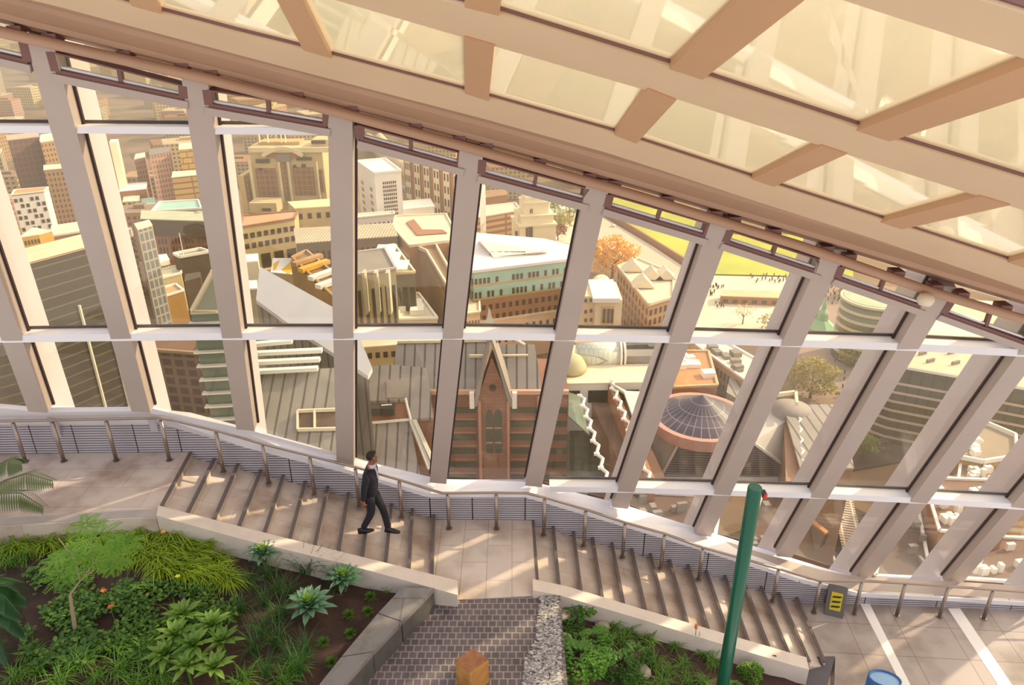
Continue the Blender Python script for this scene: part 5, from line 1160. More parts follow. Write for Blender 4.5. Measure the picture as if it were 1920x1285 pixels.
# upper landing edge upstand
q = MB(); A, B, C_ = onz(-200, 996, ZU), onz(0, 986, ZU), onz(254, 970, ZU); D_ = onz(296, 970, ZU)
for a, b in ((A, B), (B, C_), (C_, D_)): q.hexa([a+Vector((0, 0, -.6)), b+Vector((0, 0, -.6)), b+Vector((0, .18, -.6)), a+Vector((0, .18, -.6))], [a+Vector((0, 0, .01)), b+Vector((0, 0, .01)), b+Vector((0, .18, .01)), a+Vector((0, .18, .01))])
struct(q.build(trimname(), KERBS))
# grey stone seat wall
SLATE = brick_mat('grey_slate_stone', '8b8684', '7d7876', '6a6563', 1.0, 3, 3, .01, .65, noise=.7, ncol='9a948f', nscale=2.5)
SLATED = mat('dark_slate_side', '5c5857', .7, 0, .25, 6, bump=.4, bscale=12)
t = thing('seat_wall', 'low grey stone seat wall between the left planting bed and the cobbled floor', 'seat wall', tuple(onz(760, 1160, 0)))
LE = [(754, 1102), (709, 1150), (640, 1232), (572, 1318)]; RE = [(815, 1102), (753, 1166), (700, 1222), (610, 1322)]
for j in range(3):
    def lp(a, b, u): return (a[0]+(b[0]-a[0])*u, a[1]+(b[1]-a[1])*u)
    e0, e1 = .012, .988
    ql = [lp(LE[j], LE[j+1], e0), lp(LE[j], LE[j+1], e1)]; qr = [lp(RE[j], RE[j+1], e0), lp(RE[j], RE[j+1], e1)]
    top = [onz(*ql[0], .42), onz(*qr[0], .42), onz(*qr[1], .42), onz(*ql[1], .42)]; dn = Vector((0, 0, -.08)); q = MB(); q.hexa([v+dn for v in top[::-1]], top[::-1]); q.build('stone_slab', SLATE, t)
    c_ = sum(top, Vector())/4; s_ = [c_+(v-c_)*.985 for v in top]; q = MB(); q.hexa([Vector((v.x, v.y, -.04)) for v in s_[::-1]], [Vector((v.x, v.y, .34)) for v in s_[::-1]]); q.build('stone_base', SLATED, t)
# cube stool
t = thing('cube_stool', 'weathered orange brown wooden cube stool on the dark cobbles', 'stool', tuple(onz(885, 1285, 0)))
WOOD = mat('weathered_wood', 'c4914f', .6, 0, .35, 5, col2='a0703c'); WOODT = mat('weathered_wood_top', 'a8714b', .7, 0, .35, 7, col2='7f4f36')
tp = [onz(853, 1238, .47), onz(881, 1262, .47), onz(917, 1236, .47), onz(886, 1216, .47)]; c_ = sum(tp, Vector())/4
q = MB(); q.hexa([Vector((v.x, v.y, 0)) for v in tp], [v-Vector((0, 0, .012)) for v in tp]); o = q.build('body', WOOD, t); bv = o.modifiers.new('b', 'BEVEL'); bv.width = .015; bv.segments = 2
q = MB(); q.hexa([c_+(v-c_)*.985-Vector((0, 0, .012)) for v in tp], [c_+(v-c_)*.97 for v in tp]); q.build('top_face', WOODT, t)
# pebbles
def poly_in(px, py, P):
    r = False; j = len(P)-1
    for i in range(len(P)):
        if (P[i][1] > py) != (P[j][1] > py) and px < (P[j][0]-P[i][0])*(py-P[i][1])/(P[j][1]-P[i][1])+P[i][0]: r = not r
        j = i
    return r
PS = [(1014, 1118), (1046, 1119), (1052, 1180), (1052, 1230), (1054, 1300), (978, 1300), (986, 1235), (1004, 1200), (1010, 1150)]
q = MB(); rp_ = random.Random(4); k = 0
while k < 2600:
    x, y = rp_.uniform(975, 1056), rp_.uniform(1116, 1300)
    if not poly_in(x, y, PS): continue
    p = onz(x, y, .0); s = rp_.uniform(.013, .028); a = rp_.uniform(0, 3); k += 1
    vs2 = []
    for dz, r in ((-.3, .8), (.35, .75)):
        for m_ in range(5): vs2.append(p+Vector((cos(a+m_*1.257)*s*r*1.3, sin(a+m_*1.257)*s*r*.8, dz*s+.012)))
    q.add(vs2, [(0, 1, 6, 5), (1, 2, 7, 6), (2, 3, 8, 7), (3, 4, 9, 8), (4, 0, 5, 9), (5, 6, 7, 8, 9)], rp_.choice((0, 0, 1, 2)))
o = q.build('pebbles', [mat('pebble_grey', '9c9896', .6), mat('pebble_light', 'c2bdb9', .6), mat('pebble_dark', '6e6b6b', .6)], origin=tuple(onz(1010, 1200, 0))); tag(o, 'strip of loose grey pebbles between cobbles and the right planting bed', 'pebbles', kind='stuff')
def boulder(px, py, w, d, h, seed, label, f=soilz2, m=None):
    rd = random.Random(seed); p = onS(px, py, f); bm = bmesh.new(); bmesh.ops.create_icosphere(bm, subdivisions=2, radius=1)
    for v in bm.verts:
        v.co *= 1+rd.uniform(-.12, .12); v.co = Vector((v.co.x*w, v.co.y*d, max(-.3, min(v.co.z, .75))*h))
    me = bpy.data.meshes.new('boulder'); bm.to_mesh(me); bm.free(); me.materials.append(m or mat('boulder_stone', 'b3a898', .8, 0, .3, 6)); o = bpy.data.objects.new('boulder', me); o.location = p+Vector((0, 0, h*.1)); o.rotation_euler = (0, 0, rd.uniform(-.3, .3)); COL.objects.link(o); tag(o, label, 'stone')
boulder(1056, 1150, .13, .26, .12, 1, 'long flat pale stone at the top of the pebble strip')
boulder(1052, 1205, .2, .16, .14, 2, 'rounded pale boulder halfway along the pebble strip')
boulder(1036, 1255, .18, .2, .12, 3, 'flat grey boulder at the bottom of the pebble strip')
boulder(1128, 1178, .14, .12, .12, 4, 'pale boulder between the small shrub and grass in the right bed')
boulder(1206, 1262, .12, .14, .12, 5, 'brown grey boulder half hidden under shrubs in the right bed')
# ---------------- plant makers (local space, base at origin)
def blade(q, base, az, L, w, rise, droop, n=5, mi=0):
    base = Vector(base); d = Vector((cos(az), sin(az), 0)); s = Vector((-sin(az), cos(az), 0)); b = len(q.v)
    for i in range(n+1):
        u = i/n; p = base+d*(L*(1-rise*.5)*u*(.35+.65*u**.6))+Vector((0, 0, L*(rise*u-droop*u*u))); ww = w*(1-u)**.7*(.5+1.2*u if u < .4 else 1)
        q.v += [p-s*ww/2+Vector((0, 0, ww*.15)), p+s*ww/2+Vector((0, 0, ww*.15))]
    for i in range(n): q.f.append((b+2*i, b+2*i+1, b+2*i+3, b+2*i+2)); q.mi.append(mi)
def leafshape(q, base, d, up, L, w, mi=0, fold=.12):
    base = Vector(base); d = Vector(d).normalized(); s = d.cross(Vector(up)).normalized(); n = s.cross(d).normalized(); b = len(q.v)
    for u, k in ((0, .12), (.25, .7), (.55, 1), (.82, .6), (1, .02)):
        c = base+d*L*u+n*(L*.10*sin(pi*u)); q.v += [c-s*w*k/2+n*fold*w*k, c, c+s*w*k/2+n*fold*w*k]
    for i in range(4):
        q.f += [(b+3*i, b+3*i+1, b+3*i+4, b+3*i+3), (b+3*i+1, b+3*i+2, b+3*i+5, b+3*i+4)]; q.mi += [mi, mi]
LIME = leafmat('lime_blade', '9bb524', '6f9018'); DGRN = leafmat('dark_blade', '4f7d33', '355f26'); MGRN = leafmat('mid_blade', '77a136', '52802a'); AGV = leafmat('agave_leaf', '8fb58f', '6c9876'); AGVC = leafmat('agave_core', 'a3c55c', '8cb551')
BRD = leafmat('broad_leaf', '8db04c', '5d8434'); COV = leafmat('cover_leaf', '55802f', '386322'); COV2 = leafmat('cover_leaf_light', '7da03a', '5a822c'); FEA = leafmat('feather_leaf', '7fae30', '5f8f26'); PALM = leafmat('palm_leaf', '7d8a5a', '5e6f45'); FERN = leafmat('fern_dark', '3f6b38', '2c5430'); SHR = leafmat('shrub_leaf', '6fa03c', '4d7e2e')
protos2 = {}
def clump(kind, seed):
    rd = random.Random(seed); q = MB()
    if kind == 'lime':
        for i in range(70): blade(q, (rd.uniform(-.06, .06), rd.uniform(-.06, .06), 0), rd.uniform(-2.2, .6) if rd.random() < .7 else rd.uniform(0, 6.28), rd.uniform(.4, .75), rd.uniform(.018, .032), rd.uniform(.6, .95), rd.uniform(.55, .95), mi=0)
        return q, [LIME]
    if kind == 'dark':
        for i in range(55): blade(q, (rd.uniform(-.05, .05), rd.uniform(-.05, .05), 0), rd.uniform(0, 6.28), rd.uniform(.35, .7), rd.uniform(.008, .016), rd.uniform(.8, 1.2), rd.uniform(.3, .7))
        return q, [DGRN]
    if kind == 'mid':
        for i in range(60): blade(q, (rd.uniform(-.07, .07), rd.uniform(-.07, .07), 0), rd.uniform(0, 6.28), rd.uniform(.3, .6), rd.uniform(.012, .022), rd.uniform(.7, 1.0), rd.uniform(.5, .9))
        return q, [MGRN]
    if kind == 'tuft':
        for i in range(150):
            a, e_ = rd.uniform(0, 6.28), rd.uniform(.1, 1.5); d = Vector((cos(a)*cos(e_), sin(a)*cos(e_), sin(e_))); leafshape(q, d*.01, d, (0, 0, 1) if e_ < 1.2 else (1, 0, 0), rd.uniform(.08, .13), .008)
        return q, [MGRN]
def place(kind, cat, label, spots, f, group, m=None, smin=.8, smax=1.2, nvar=3, seed=0, name=None):
    rd = random.Random(seed+99)
    for i, (x, y) in enumerate(spots):
        key = (kind, i % nvar); p = onS(x, y, f)
        if key not in protos2:
            q, ms = clump(kind, seed+i); o = mesh_obj(name, q.v, q.f, m or ms); protos2[key] = o.data
        else: o = bpy.data.objects.new(name, protos2[key]); COL.objects.link(o)
        o.location = p; s = rd.uniform(smin, smax); o.scale = (s, s, s)
        o.rotation_euler = (0, 0, rd.uniform(-.3, .3) if kind == 'lime' else rd.uniform(0, 6.28)); tag(o, label, cat, group)
rg = random.Random(21)
LP = []
for r_, (y0, xa, xb, n) in enumerate(((985, 70, 330, 10), (1005, 40, 390, 13), (1030, 30, 420, 13), (1052, 180, 440, 9), (1072, 300, 440, 4))):
    for i in range(n): x = xa-20+(xb-xa+20)*(i+.5)/n+rg.uniform(-8, 8); LP.append((x, y0+max(0, (x-300))*.22+rg.uniform(-6, 6)))
place('lime', 'grass', 'clump of arching lime green leaves in the upper part of the left bed', LP, soilz1, 'lime green arching leaf clumps', name='arching_grass', seed=1, nvar=4)
DPs = [(600, 1072), (575, 1078), (622, 1082), (560, 1062), (505, 1085), (520, 1115), (545, 1120), (470, 1105), (500, 1140), (525, 1165), (495, 1190), (520, 1215), (545, 1245), (480, 1225), (560, 1270), (500, 1270), (640, 1110), (455, 1150), (575, 1230)]
place('dark', 'grass', 'thin dark green grass tuft between the agaves in the left bed', DPs, soilz1, 'thin dark grasses in the left bed', name='grass_tuft', seed=2, smin=.9, smax=1.35)
MPs = [(30, 1275), (75, 1262), (110, 1285), (150, 1250), (185, 1275), (225, 1262), (260, 1240), (250, 1290), (60, 1235), (290, 1275), (330, 1160), (310, 1290), (20, 1060), (5, 1040), (45, 1050), (215, 1220), (560, 1255), (530, 1285), (455, 1285), (420, 1165)]
place('mid', 'grass', 'soft green grass clump low in the left bed', MPs, soilz1, 'soft green grass clumps in the left bed', name='grass_clump', seed=3)
RPs = [(1150, 1180), (1180, 1190), (1200, 1175), (1215, 1205), (1165, 1205), (1135, 1208), (1060, 1190), (1225, 1250), (1255, 1262), (1280, 1250), (1290, 1280), (1240, 1285), (1320, 1230), (1335, 1245), (1265, 1215), (1195, 1285), (1320, 1285)]
place('mid', 'grass', 'bright green grass clump in the right planting bed', RPs, soilz2, 'bright green grass clumps in the right bed', name='grass_clump', seed=4, smin=.7, smax=1.0)
TN = ['at the foot of the sloping kerb', 'right of the kerb side tuft', 'just below the kerb side tuft', 'nearest the middle of the grey seat wall', 'under the upper agave', 'beside the grey seat wall, lower down', 'alone on bare soil left of the seat wall', 'lowest of all near the seat wall']
for i, (x, y) in enumerate(((698, 1098), (726, 1108), (695, 1122), (690, 1150), (654, 1156), (657, 1192), (607, 1208), (622, 1245))):
    key = ('tuft', i % 2); p = onS(x, y, soilz1)
    if key not in protos2: q, ms = clump('tuft', 40+i); o = mesh_obj('spiky_tuft', q.v, q.f, ms); protos2[key] = o.data
    else: o = bpy.data.objects.new('spiky_tuft', protos2[key]); COL.objects.link(o)
    o.location = p; tag(o, 'small round spiky green tuft '+TN[i], 'plant')
# agaves
def agave(px, py, R_, h, seed, label):
    rd = random.Random(seed); p = onS(px, py, soilz1); t = thing('agave', label, 'agave', tuple(p)); q = MB(); q2 = MB()
    n = 42
    for i in range(n):
        u = i/n; a = i*2.39996; e_ = .12+u*1.25; d = Vector((cos(a)*cos(e_), sin(a)*cos(e_), sin(e_))); L = R_*(1.02-.38*u); leafshape(q if u < .78 else q2, p+Vector((0, 0, h))+d*.03, d, (0, 0, 1), L, R_*.30, fold=.22)
    q.build('leaves', AGV, t); q2.build('core_leaves', AGVC, t); s = MB(); s.tube([p, p+Vector((0, 0, h+.03))], [.035, .045], 8); s.build('stem', cm('bark', '6f5640'), t)
agave(583, 1158, .40, .16, 1, 'large grey green agave rosette, lowest of the three, left of the seat wall')
agave(647, 1108, .34, .20, 2, 'grey green agave rosette close to the sloping kerb')
agave(497, 1062, .30, .22, 3, 'grey green agave rosette at the right end of the lime leaves')
# broad-leaved rosettes
t = thing('broad_leaf_shrub', 'pale green shrub of large leaf rosettes at the bottom of the left bed', 'shrub', tuple(onS(370, 1240, soilz1)))
for i, (x, y, h) in enumerate(((352, 1165, .35), (405, 1185, .35), (340, 1205, .4), (375, 1225, .45), (425, 1215, .35), (318, 1240, .3), (360, 1262, .35), (410, 1265, .35))):
    b = onS(x, y+h*75, soilz1); rd = random.Random(60+i); q = MB(); q.tube([b, b+Vector((0, 0, h))], .018, 6); q.build('stem', COV, t); q = MB()
    for k in range(20): a = k*2.39996+i; e_ = .05+k/20*1.2; d = Vector((cos(a)*cos(e_), sin(a)*cos(e_), sin(e_))); leafshape(q, b+Vector((0, 0, h)), d, (0, 0, 1), .31*(1.05-.45*k/20), .085, fold=.15)
    q.build('leaf_rosette', BRD, t)
# ground cover
q = MB(); rd = random.Random(8); CP = [(40, 1062), (200, 1085), (440, 1100), (450, 1180), (330, 1235), (60, 1260), (20, 1160), (90, 1200), (70, 1120)]
k = 0
while k < 4200:
    x, y = rd.uniform(10, 455), rd.uniform(1055, 1250)
    if not poly_in(x, y, CP) or (sin(x*.055)+cos(y*.08+x*.02)+rd.uniform(-.7, .7)) < -.75: continue
    k += 1; p = onS(x, y, soilz1, rd.uniform(.03, .14)); a = rd.uniform(0, 6.28); e_ = rd.uniform(0, .7); leafshape(q, p, (cos(a)*cos(e_), sin(a)*cos(e_), sin(e_)), (0, 0, 1), rd.uniform(.05, .085), rd.uniform(.045, .06), rd.choice((0, 0, 1)))
o = q.build('ground_cover', [COV, COV2], origin=tuple(onS(240, 1150, soilz1))); tag(o, 'spreading small leaved ground cover over the left bed', 'ground cover', kind='stuff')
# sapling
def P3(px, py, y): return ony(px, py, y)
b = onS(143, 1192, soilz1); yb = b.y
t = thing('sapling', 'slender sapling with bare pale trunk and feathery lime crown in the left bed', 'tree', tuple(b))
q = MB(); f1 = P3(131, 1115, yb); q.tube([b, P3(136, 1150, yb), f1], [.03, .026, .022], 8); q.tube([f1, P3(150, 1090, yb+.1), P3(190, 1040, yb+.2)], [.018, .014, .008], 6); q.tube([P3(150, 1090, yb+.1), P3(140, 1050, yb-.1), P3(110, 1010, yb-.2)], [.014, .01, .006], 6); q.tube([P3(150, 1090, yb+.1), P3(175, 1070, yb+.3), P3(170, 1000, yb+.5)], [.014, .01, .006], 6); q.build('trunk', cm('palebark', 'a08f78'), t)
rd = random.Random(9)
for i, (x, y, r_) in enumerate(((120, 1080, .30), (165, 1055, .33), (205, 1035, .30), (140, 1035, .32), (185, 1005, .35), (230, 1020, .26), (110, 1050, .25), (160, 985, .28), (215, 1060, .22))):
    c = P3(x, y, yb+rd.uniform(-.3, .4)); q = MB()
    for k in range(9):
        a = k*.7+i; d = Vector((cos(a), sin(a), rd.uniform(-.15, .1))).normalized(); s = Vector((-d.y, d.x, 0)); tip = c+d*r_
        for u in range(1, 12):
            pp_ = c+d*(r_*u/12)+Vector((0, 0, -.12*(u/12)**2*r_))
            for sg in (-1, 1): leafshape(q, pp_, s*sg+d*.35, (0, 0, 1), .075*(1.05-abs(u/12-.45)), .018)
    q.build('feathery_spray', FEA, t)
# palm and fern fronds at the left edge
def frond(q, pts, L, w, n=26, mi=0, droop=.35):
    pts = [Vector(p) for p in pts]; 
    for k in range(n):
        u = k/(n-1)*(len(pts)-1); i = min(int(u), len(pts)-2); p = pts[i].lerp(pts[i+1], u-i); d = (pts[i+1]-pts[i]).normalized(); s = d.cross(Vector((0, 0, 1))).normalized(); ll = L*(.35+.65*sin(pi*min(.97, .12+k/n*.9)))
        for sg in (-1, 1): leafshape(q, p, s*sg+d*.5+Vector((0, 0, -droop)), (0, 0, 1), ll, w)
t = thing('palm', 'dusty green palm frond arching in at the left edge above the landing edge', 'palm', tuple(onz(-60, 1020, 1.4)))
y0 = onz(-60, 1020, 1.4).y
for i, (pl_) in enumerate(([(-60, 960), (0, 905), (50, 888), (98, 902)], [(-60, 960), (-10, 925), (40, 925), (80, 950)], [(-60, 950), (-20, 880), (15, 862), (40, 870)])):
    q = MB(); ps = [P3(x, y, y0+.1*i) for x, y in pl_]; frond(q, ps, .34, .03, 34, droop=.6); q.tube(ps, .008, 5); q.build('frond', PALM, t)
q = MB(); bb = onS(-75, 1050, soilz1); q.tube([bb, P3(-60, 955, y0)], [.07, .05], 8); q.build('trunk', cm('bark', '6f5640'), t)
t = thing('tree_fern', 'dark green tree fern fronds hanging in at the lower left edge', 'fern', tuple(onS(-60, 1230, soilz1)))
y0 = onS(-60, 1230, soilz1).y
for i, pl_ in enumerate(([(-60, 1100), (-20, 1090), (20, 1100), (48, 1125)], [(-60, 1110), (-20, 1125), (20, 1150), (45, 1185)], [(-60, 1120), (-30, 1160), (0, 1195), (15, 1240)], [(-60, 1110), (-20, 1105), (10, 1120), (35, 1150)])):
    q = MB(); ps = [P3(x, y, y0-.08*i) for x, y in pl_]; frond(q, ps, .26, .04, 34, droop=.5); q.tube(ps, .008, 5); q.build('frond', FERN, t)
q = MB(); q.tube([onS(-60, 1235, soilz1), P3(-60, 1105, y0)], [.08, .06], 8); q.build('trunk', cm('bark', '6f5640'), t)
# leafy shrubs of the right bed
def shrub(px, py, r_, h, seed, label, m=SHR, n=420, L=.075):
    rd = random.Random(seed); b = onS(px, py, soilz2); t = thing('leafy_shrub', label, 'shrub', tuple(b)); q = MB()
    for k in range(5): a = k*1.257; q.tube([b, b+Vector((cos(a)*r_*.5, sin(a)*r_*.5, h*.6))], .008, 5)
    q.build('stems', cm('bark', '6f5640'), t); q = MB()
    for i in range(n):
        a, v = rd.uniform(0, 6.28), rd.uniform(-.2, 1); s = max(.05, 1-v*v)**.5; rr = r_*(1+.25*sin(3*a+seed)+.12*sin(7*a))*rd.uniform(.75, 1.05); c = b+Vector((cos(a)*s*rr, sin(a)*s*rr, h*.45+v*h*.55)); a2 = a+rd.uniform(-.8, .8); e_ = rd.uniform(-.3, .8); leafshape(q, c, (cos(a2)*cos(e_), sin(a2)*cos(e_), sin(e_)), (0, 0, 1), L*rd.uniform(.7, 1.2), L*.6)
    q.build('foliage', m, t)
shrub(1082, 1262, .42, .42, 1, 'large leafy green shrub beside the bottom of the pebble strip', n=1100)
shrub(1112, 1222, .28, .32, 12, 'leafy shrub behind the large shrub in the right bed', n=500)
shrub(1040, 1132, .14, .22, 2, 'small leafy shrub at the top end of the right kerb', n=160, L=.06)
shrub(1085, 1150, .22, .26, 3, 'leafy green shrub just below the start of the lower kerb', n=380)
shrub(1112, 1148, .14, .2, 13, 'little shrub tucked against the lower kerb', n=160, L=.06)
shrub(1165, 1268, .28, .3, 4, 'dark leafy shrub between the large shrub and grass clumps', m=COV, n=500)
shrub(1190, 1240, .2, .24, 14, 'dark leafy shrub in the middle of the right bed', m=COV, n=300)
shrub(1078, 1182, .15, .2, 5, 'dark small shrub beside the long flat stone', m=DGRN, n=220, L=.06)
shrub(1406, 1275, .17, .3, 6, 'small feathery conifer like bush right of the green pole', m=MGRN, n=900, L=.045)
shrub(1375, 1295, .1, .14, 7, 'low bush at the foot of the green pole', m=SHR, n=160, L=.05)
# torch lily and small flowers
b = onS(1303, 1222, soilz2); t = thing('torch_lily', 'single orange torch lily on a thin stem in front of the lower kerb', 'flower', tuple(b))
top = ony(1305, 1178, b.y); q = MB(); q.tube([b, top], .006, 5); q.tube([b+Vector((.03, 0, 0)), ony(1312, 1185, b.y)], .005, 5); q.build('stem', MGRN, t)
q = MB(); q.lathe(top, [(.008, -.03), (.028, 0), (.03, .04), (.018, .08), (.004, .10)], 8); q.build('flower_head', mat('torch_orange', 'd9803a', .6), t)
FL = [(313, 1018, 'f09a2a', 'orange flower glowing among the lime leaves'), (203, 1130, 'd2643a', 'small red orange flower in the ground cover, upper one'), (216, 1160, 'd2643a', 'small red orange flower in the ground cover, lower one'), (340, 1102, 'd8d83c', 'tiny yellow flower at the edge of the ground cover'), (336, 1172, 'e0a03a', 'tiny orange flower left of the black garden spotlight')]
for x, y, c, l_ in FL:
    b = onS(x, y+8, soilz1); t = thing('flower', l_, 'flower', tuple(b)); q = MB(); q.tube([b, b+Vector((0, 0, .28))], .005, 5); q.build('stem', MGRN, t); q = MB()
    for k in range(5): a = k*1.257; leafshape(q, b+Vector((0, 0, .28)), (cos(a), sin(a), .5), (0, 0, 1), .05, .035)
    q.build('petals', mat('petal'+c, c, .5), t)
# black garden spotlights
BLK = mat('black_metal', '2b2d30', .5)
for x, y, f, l_ in ((497, 1118, soilz1, 'black garden spotlight under the right agave of the left bed'), (352, 1150, soilz1, 'black garden spotlight between ground cover and pale shrub'), (687, 1086, soilz1, 'black garden spotlight against the sloping kerb above the tufts'), (1436, 1256, soilz2, 'twin headed black garden spotlight in front of the lower kerb'), (345, 1003, soilz1, 'black garden spotlight at the upper kerb behind the lime leaves')):
    b = onS(x, y, f); t = thing('garden_spotlight', l_, 'spotlight', tuple(b)); q = MB(); q.tube([b, b+Vector((.02, 0, .30))], .01, 6); q.build('stake', BLK, t)
    hd = b+Vector((.02, 0, .30)); q = MB(); q.tube([hd+Vector((-.06, 0, .0)), hd+Vector((.0, -.01, .03))], [.035, .025], 10); q.build('head', BLK, t)
    if 'twin' in l_: q = MB(); q.tube([hd+Vector((.10, 0, .0)), hd+Vector((.03, -.01, .03))], [.035, .025], 10); q.build('head', BLK, t)
# ================================================================ pole, stool, sign, person
GP = mat('green_enamel', '0f5a44', .28)
px_, pyy = 3.34, 8.5
t = thing('green_pole', 'tall dark green round pole standing in the right planting bed', 'pole', (px_, pyy, -2.0))
zt_ = CAMZ-pyy*tan(TH+atan2(905-642.5+10, 1400)); q = MB(); q.lathe((px_, pyy, -2.0), [(.098, 0), (.098, zt_+2.0), (.092, zt_+2.006)], 28); q.build('shaft', GP, t, True).data.polygons.foreach_set('use_smooth', [True]*28*2+[False]*2)
q = MB(); q.lathe((px_, pyy, zt_+.004), [(.094, 0), (.09, .012)], 28); q.build('cap', mat('cap_green', '2f6b5c', .4), t)
t = thing('signal_lamp', 'small red beacon lamp on a black bracket near the top of the green pole', 'lamp', (px_+.1, pyy, zt_-.12))
q = MB(); q.box((px_+.125, pyy, zt_-.07), (.055, .06, .04)); q.build('bracket', BLK, t)
q = MB(); q.lathe((px_+.15, pyy, zt_-.17), [(.01, 0), (.035, .015), (.04, .05), (.03, .08), (.01, .085)], 14); q.build('lens', mat('red_lens', 'c8202a', .2), t, True)
# blue stool
c = onz(1659, 1272, ZL+.75); c.z = ZL
t = thing('drum_table', 'blue round drum stool with slanting top on the lower floor at the bottom edge', 'stool', tuple(c))
def slant(q):
    for v in q.v:
        if v.z > ZL+.5: v.z += -.32*(v.y-c.y)
BLUE = mat('blue_enamel', '2f66a8', .25); BLUE2 = mat('pale_blue_top', '8fbbe6', .3)
q = MB(); q.lathe(c, [(.25, 0), (.25, .75), (.225, .75), (.225, .70), (.0, .70)], 32); slant(q); q.build('drum', BLUE, t, True)
q = MB(); q.lathe(c, [(.222, .715), (.218, .722)], 32); slant(q); q.build('top', BLUE2, t)
# slate mat
m = MB(); m.slab([onz(x, y, ZL+.03) for x, y in ((1511, 1232), (1500, 1310), (1545, 1310), (1566, 1231))], .05); o = m.build('slate_slab', mat('dark_slab', '5f5c64', .6, 0, .1, 4), origin=tuple(onz(1540, 1260, ZL))); tag(o, 'dark grey slate slab at the end of the lower kerb', 'slab')
# A-frame sign
b = onz(1562, 1146, ZL); t = thing('floor_sign', 'folding warning floor sign with yellow panel standing behind the handrail', 'sign', tuple(b))
def sgn(dy0, dy1, m, nm, w=.34, h=.62, dz=0, y_=0):
    q = MB(); v = [(-w/2, dy0+y_, dz), (w/2, dy0+y_, dz), (w/2, dy1+y_, dz+h), (-w/2, dy1+y_, dz+h)]; M3 = Matrix.Rotation(R(-20), 3, 'Z'); q.slab([b+M3@Vector(x) for x in v], .02, vec=(0, .02, 0)); return q.build(nm, m, t)
sgn(-.16, 0, mat('sign_grey', '6c6866', .6), 'front_board'); sgn(.16, .01, mat('sign_grey', '6c6866', .6), 'rear_board'); sgn(-.125, -.04, mat('sign_yellow', 'd9c22c', .5), 'yellow_panel', .2, .36, .14, -.015)
M3 = Matrix.Rotation(R(-20), 3, 'Z')
for k in range(3):
    q = MB(); z0 = .2+.1*k; y0_ = -.145+(z0-.14)/.36*.085-.012; q.slab([b+M3@Vector(v) for v in ((-.085, y0_, z0), (.06, y0_+.005, z0+.02), (.085, y0_+.012, z0+.055), (-.06, y0_+.007, z0+.035))], .006, vec=(0, .006, 0)); q.build('dark_stripe', BLK, t)
# ---------------------------------------------------------------- person
NAVY = mat('navy_suit', '1b1b29', .75, 0, .15, 30); SKIN = mat('skin_tone', '8f5a45', .5); HAIR = mat('dark_hair', '1d1512', .6, 0, .3, 40); SHOE = mat('black_leather', '1b1a20', .3); SHIRT = mat('pale_shirt', 'cfc8d8', .6)
PO = Vector((-2.43, onz(703, 997, .45).y, .381))
man = thing('person', 'man in a dark navy suit walking down the upper stairs, arm swung back', 'person', tuple(PO))
def skinmesh(name, pts, edges, m, parent, sub=2, root=0):
    me = bpy.data.meshes.new(name); me.from_pydata([PO*0+Vector(p[:3]) for p in pts], edges, []); me.materials.append(m)
    o = bpy.data.objects.new(name, me); link(o, parent); o.modifiers.new('skin', 'SKIN'); me.skin_vertices[0].data[root].use_root = True
    for i, p in enumerate(pts):
        r = p[3] if isinstance(p[3], tuple) else (p[3], p[3]); me.skin_vertices[0].data[i].radius = r
    o.modifiers['skin'].use_smooth_shade = True; s = o.modifiers.new('sub', 'SUBSURF'); s.levels = sub; s.render_levels = sub; return o
# key joints, local: +x forward (down the stairs), -y toward the viewer, z up from the lower foot
hip = (0, 0, .93)
R_leg = [(-.02, -.09, .90), (.0, -.10, .52), (-.17, -.10, .22)]       # nearer leg, trailing on the higher step
L_leg = [(.02, .09, .90), (.16, .09, .50), (.22, .09, .09)]
body = [(0, 0, .93, (.05, .05)), (.01, 0, 1.12, (.09, .06)), (.03, 0, 1.32, (.09, .07)), (.045, 0, 1.44, (.06, .06)), (.065, 0, 1.52, (.052, .05)), (.085, 0, 1.60, (.075, .085)), (.085, 0, 1.70, (.068, .08)),
        (.0, -.17, 1.38, .045), (-.06, -.21, 1.10, .036), (-.10, -.20, .86, .026), (.03, .17, 1.38, .045), (-.05, .2, 1.10, .036), (-.07, .19, .86, .026),
        (*R_leg[0], .045), (*R_leg[1], .05), (*R_leg[2], .04), (*L_leg[0], .045), (*L_leg[1], .05), (*L_leg[2], .04),
        (-.105, -.2, .80, (.028, .018)), (-.07, .19, .80, (.028, .018)), (.155, 0, 1.585, (.012, .012)), (.12, 0, 1.54, (.035, .04))]
be = [(0, 1), (1, 2), (2, 3), (3, 4), (4, 5), (5, 6), (2, 7), (7, 8), (8, 9), (2, 10), (10, 11), (11, 12), (0, 13), (13, 14), (14, 15), (0, 16), (16, 17), (17, 18), (9, 19), (12, 20), (5, 21), (4, 22)]
n0 = len(body)
for (hx, hy, hz, hi, sgn_) in ((-.105, -.2, .80, 19, 1), (-.07, .19, .80, 20, 1)):
    for k, (dx, L) in enumerate(((-.028, .055), (-.01, .068), (.01, .072), (.028, .062))):
        i = len(body); body.append((hx+dx, hy, hz-.035, .0085)); body.append((hx+dx+.008, hy+.004, hz-.035-L*.55, .008)); body.append((hx+dx+.02, hy+.01, hz-.035-L, .007)); be += [(hi, i), (i, i+1), (i+1, i+2)]
    i = len(body); body.append((hx+.045, hy+.01, hz-.005, .010)); body.append((hx+.058, hy+.015, hz-.045, .008)); be += [(hi, i), (i, i+1)]
skinmesh('body', body, be, SKIN, man)
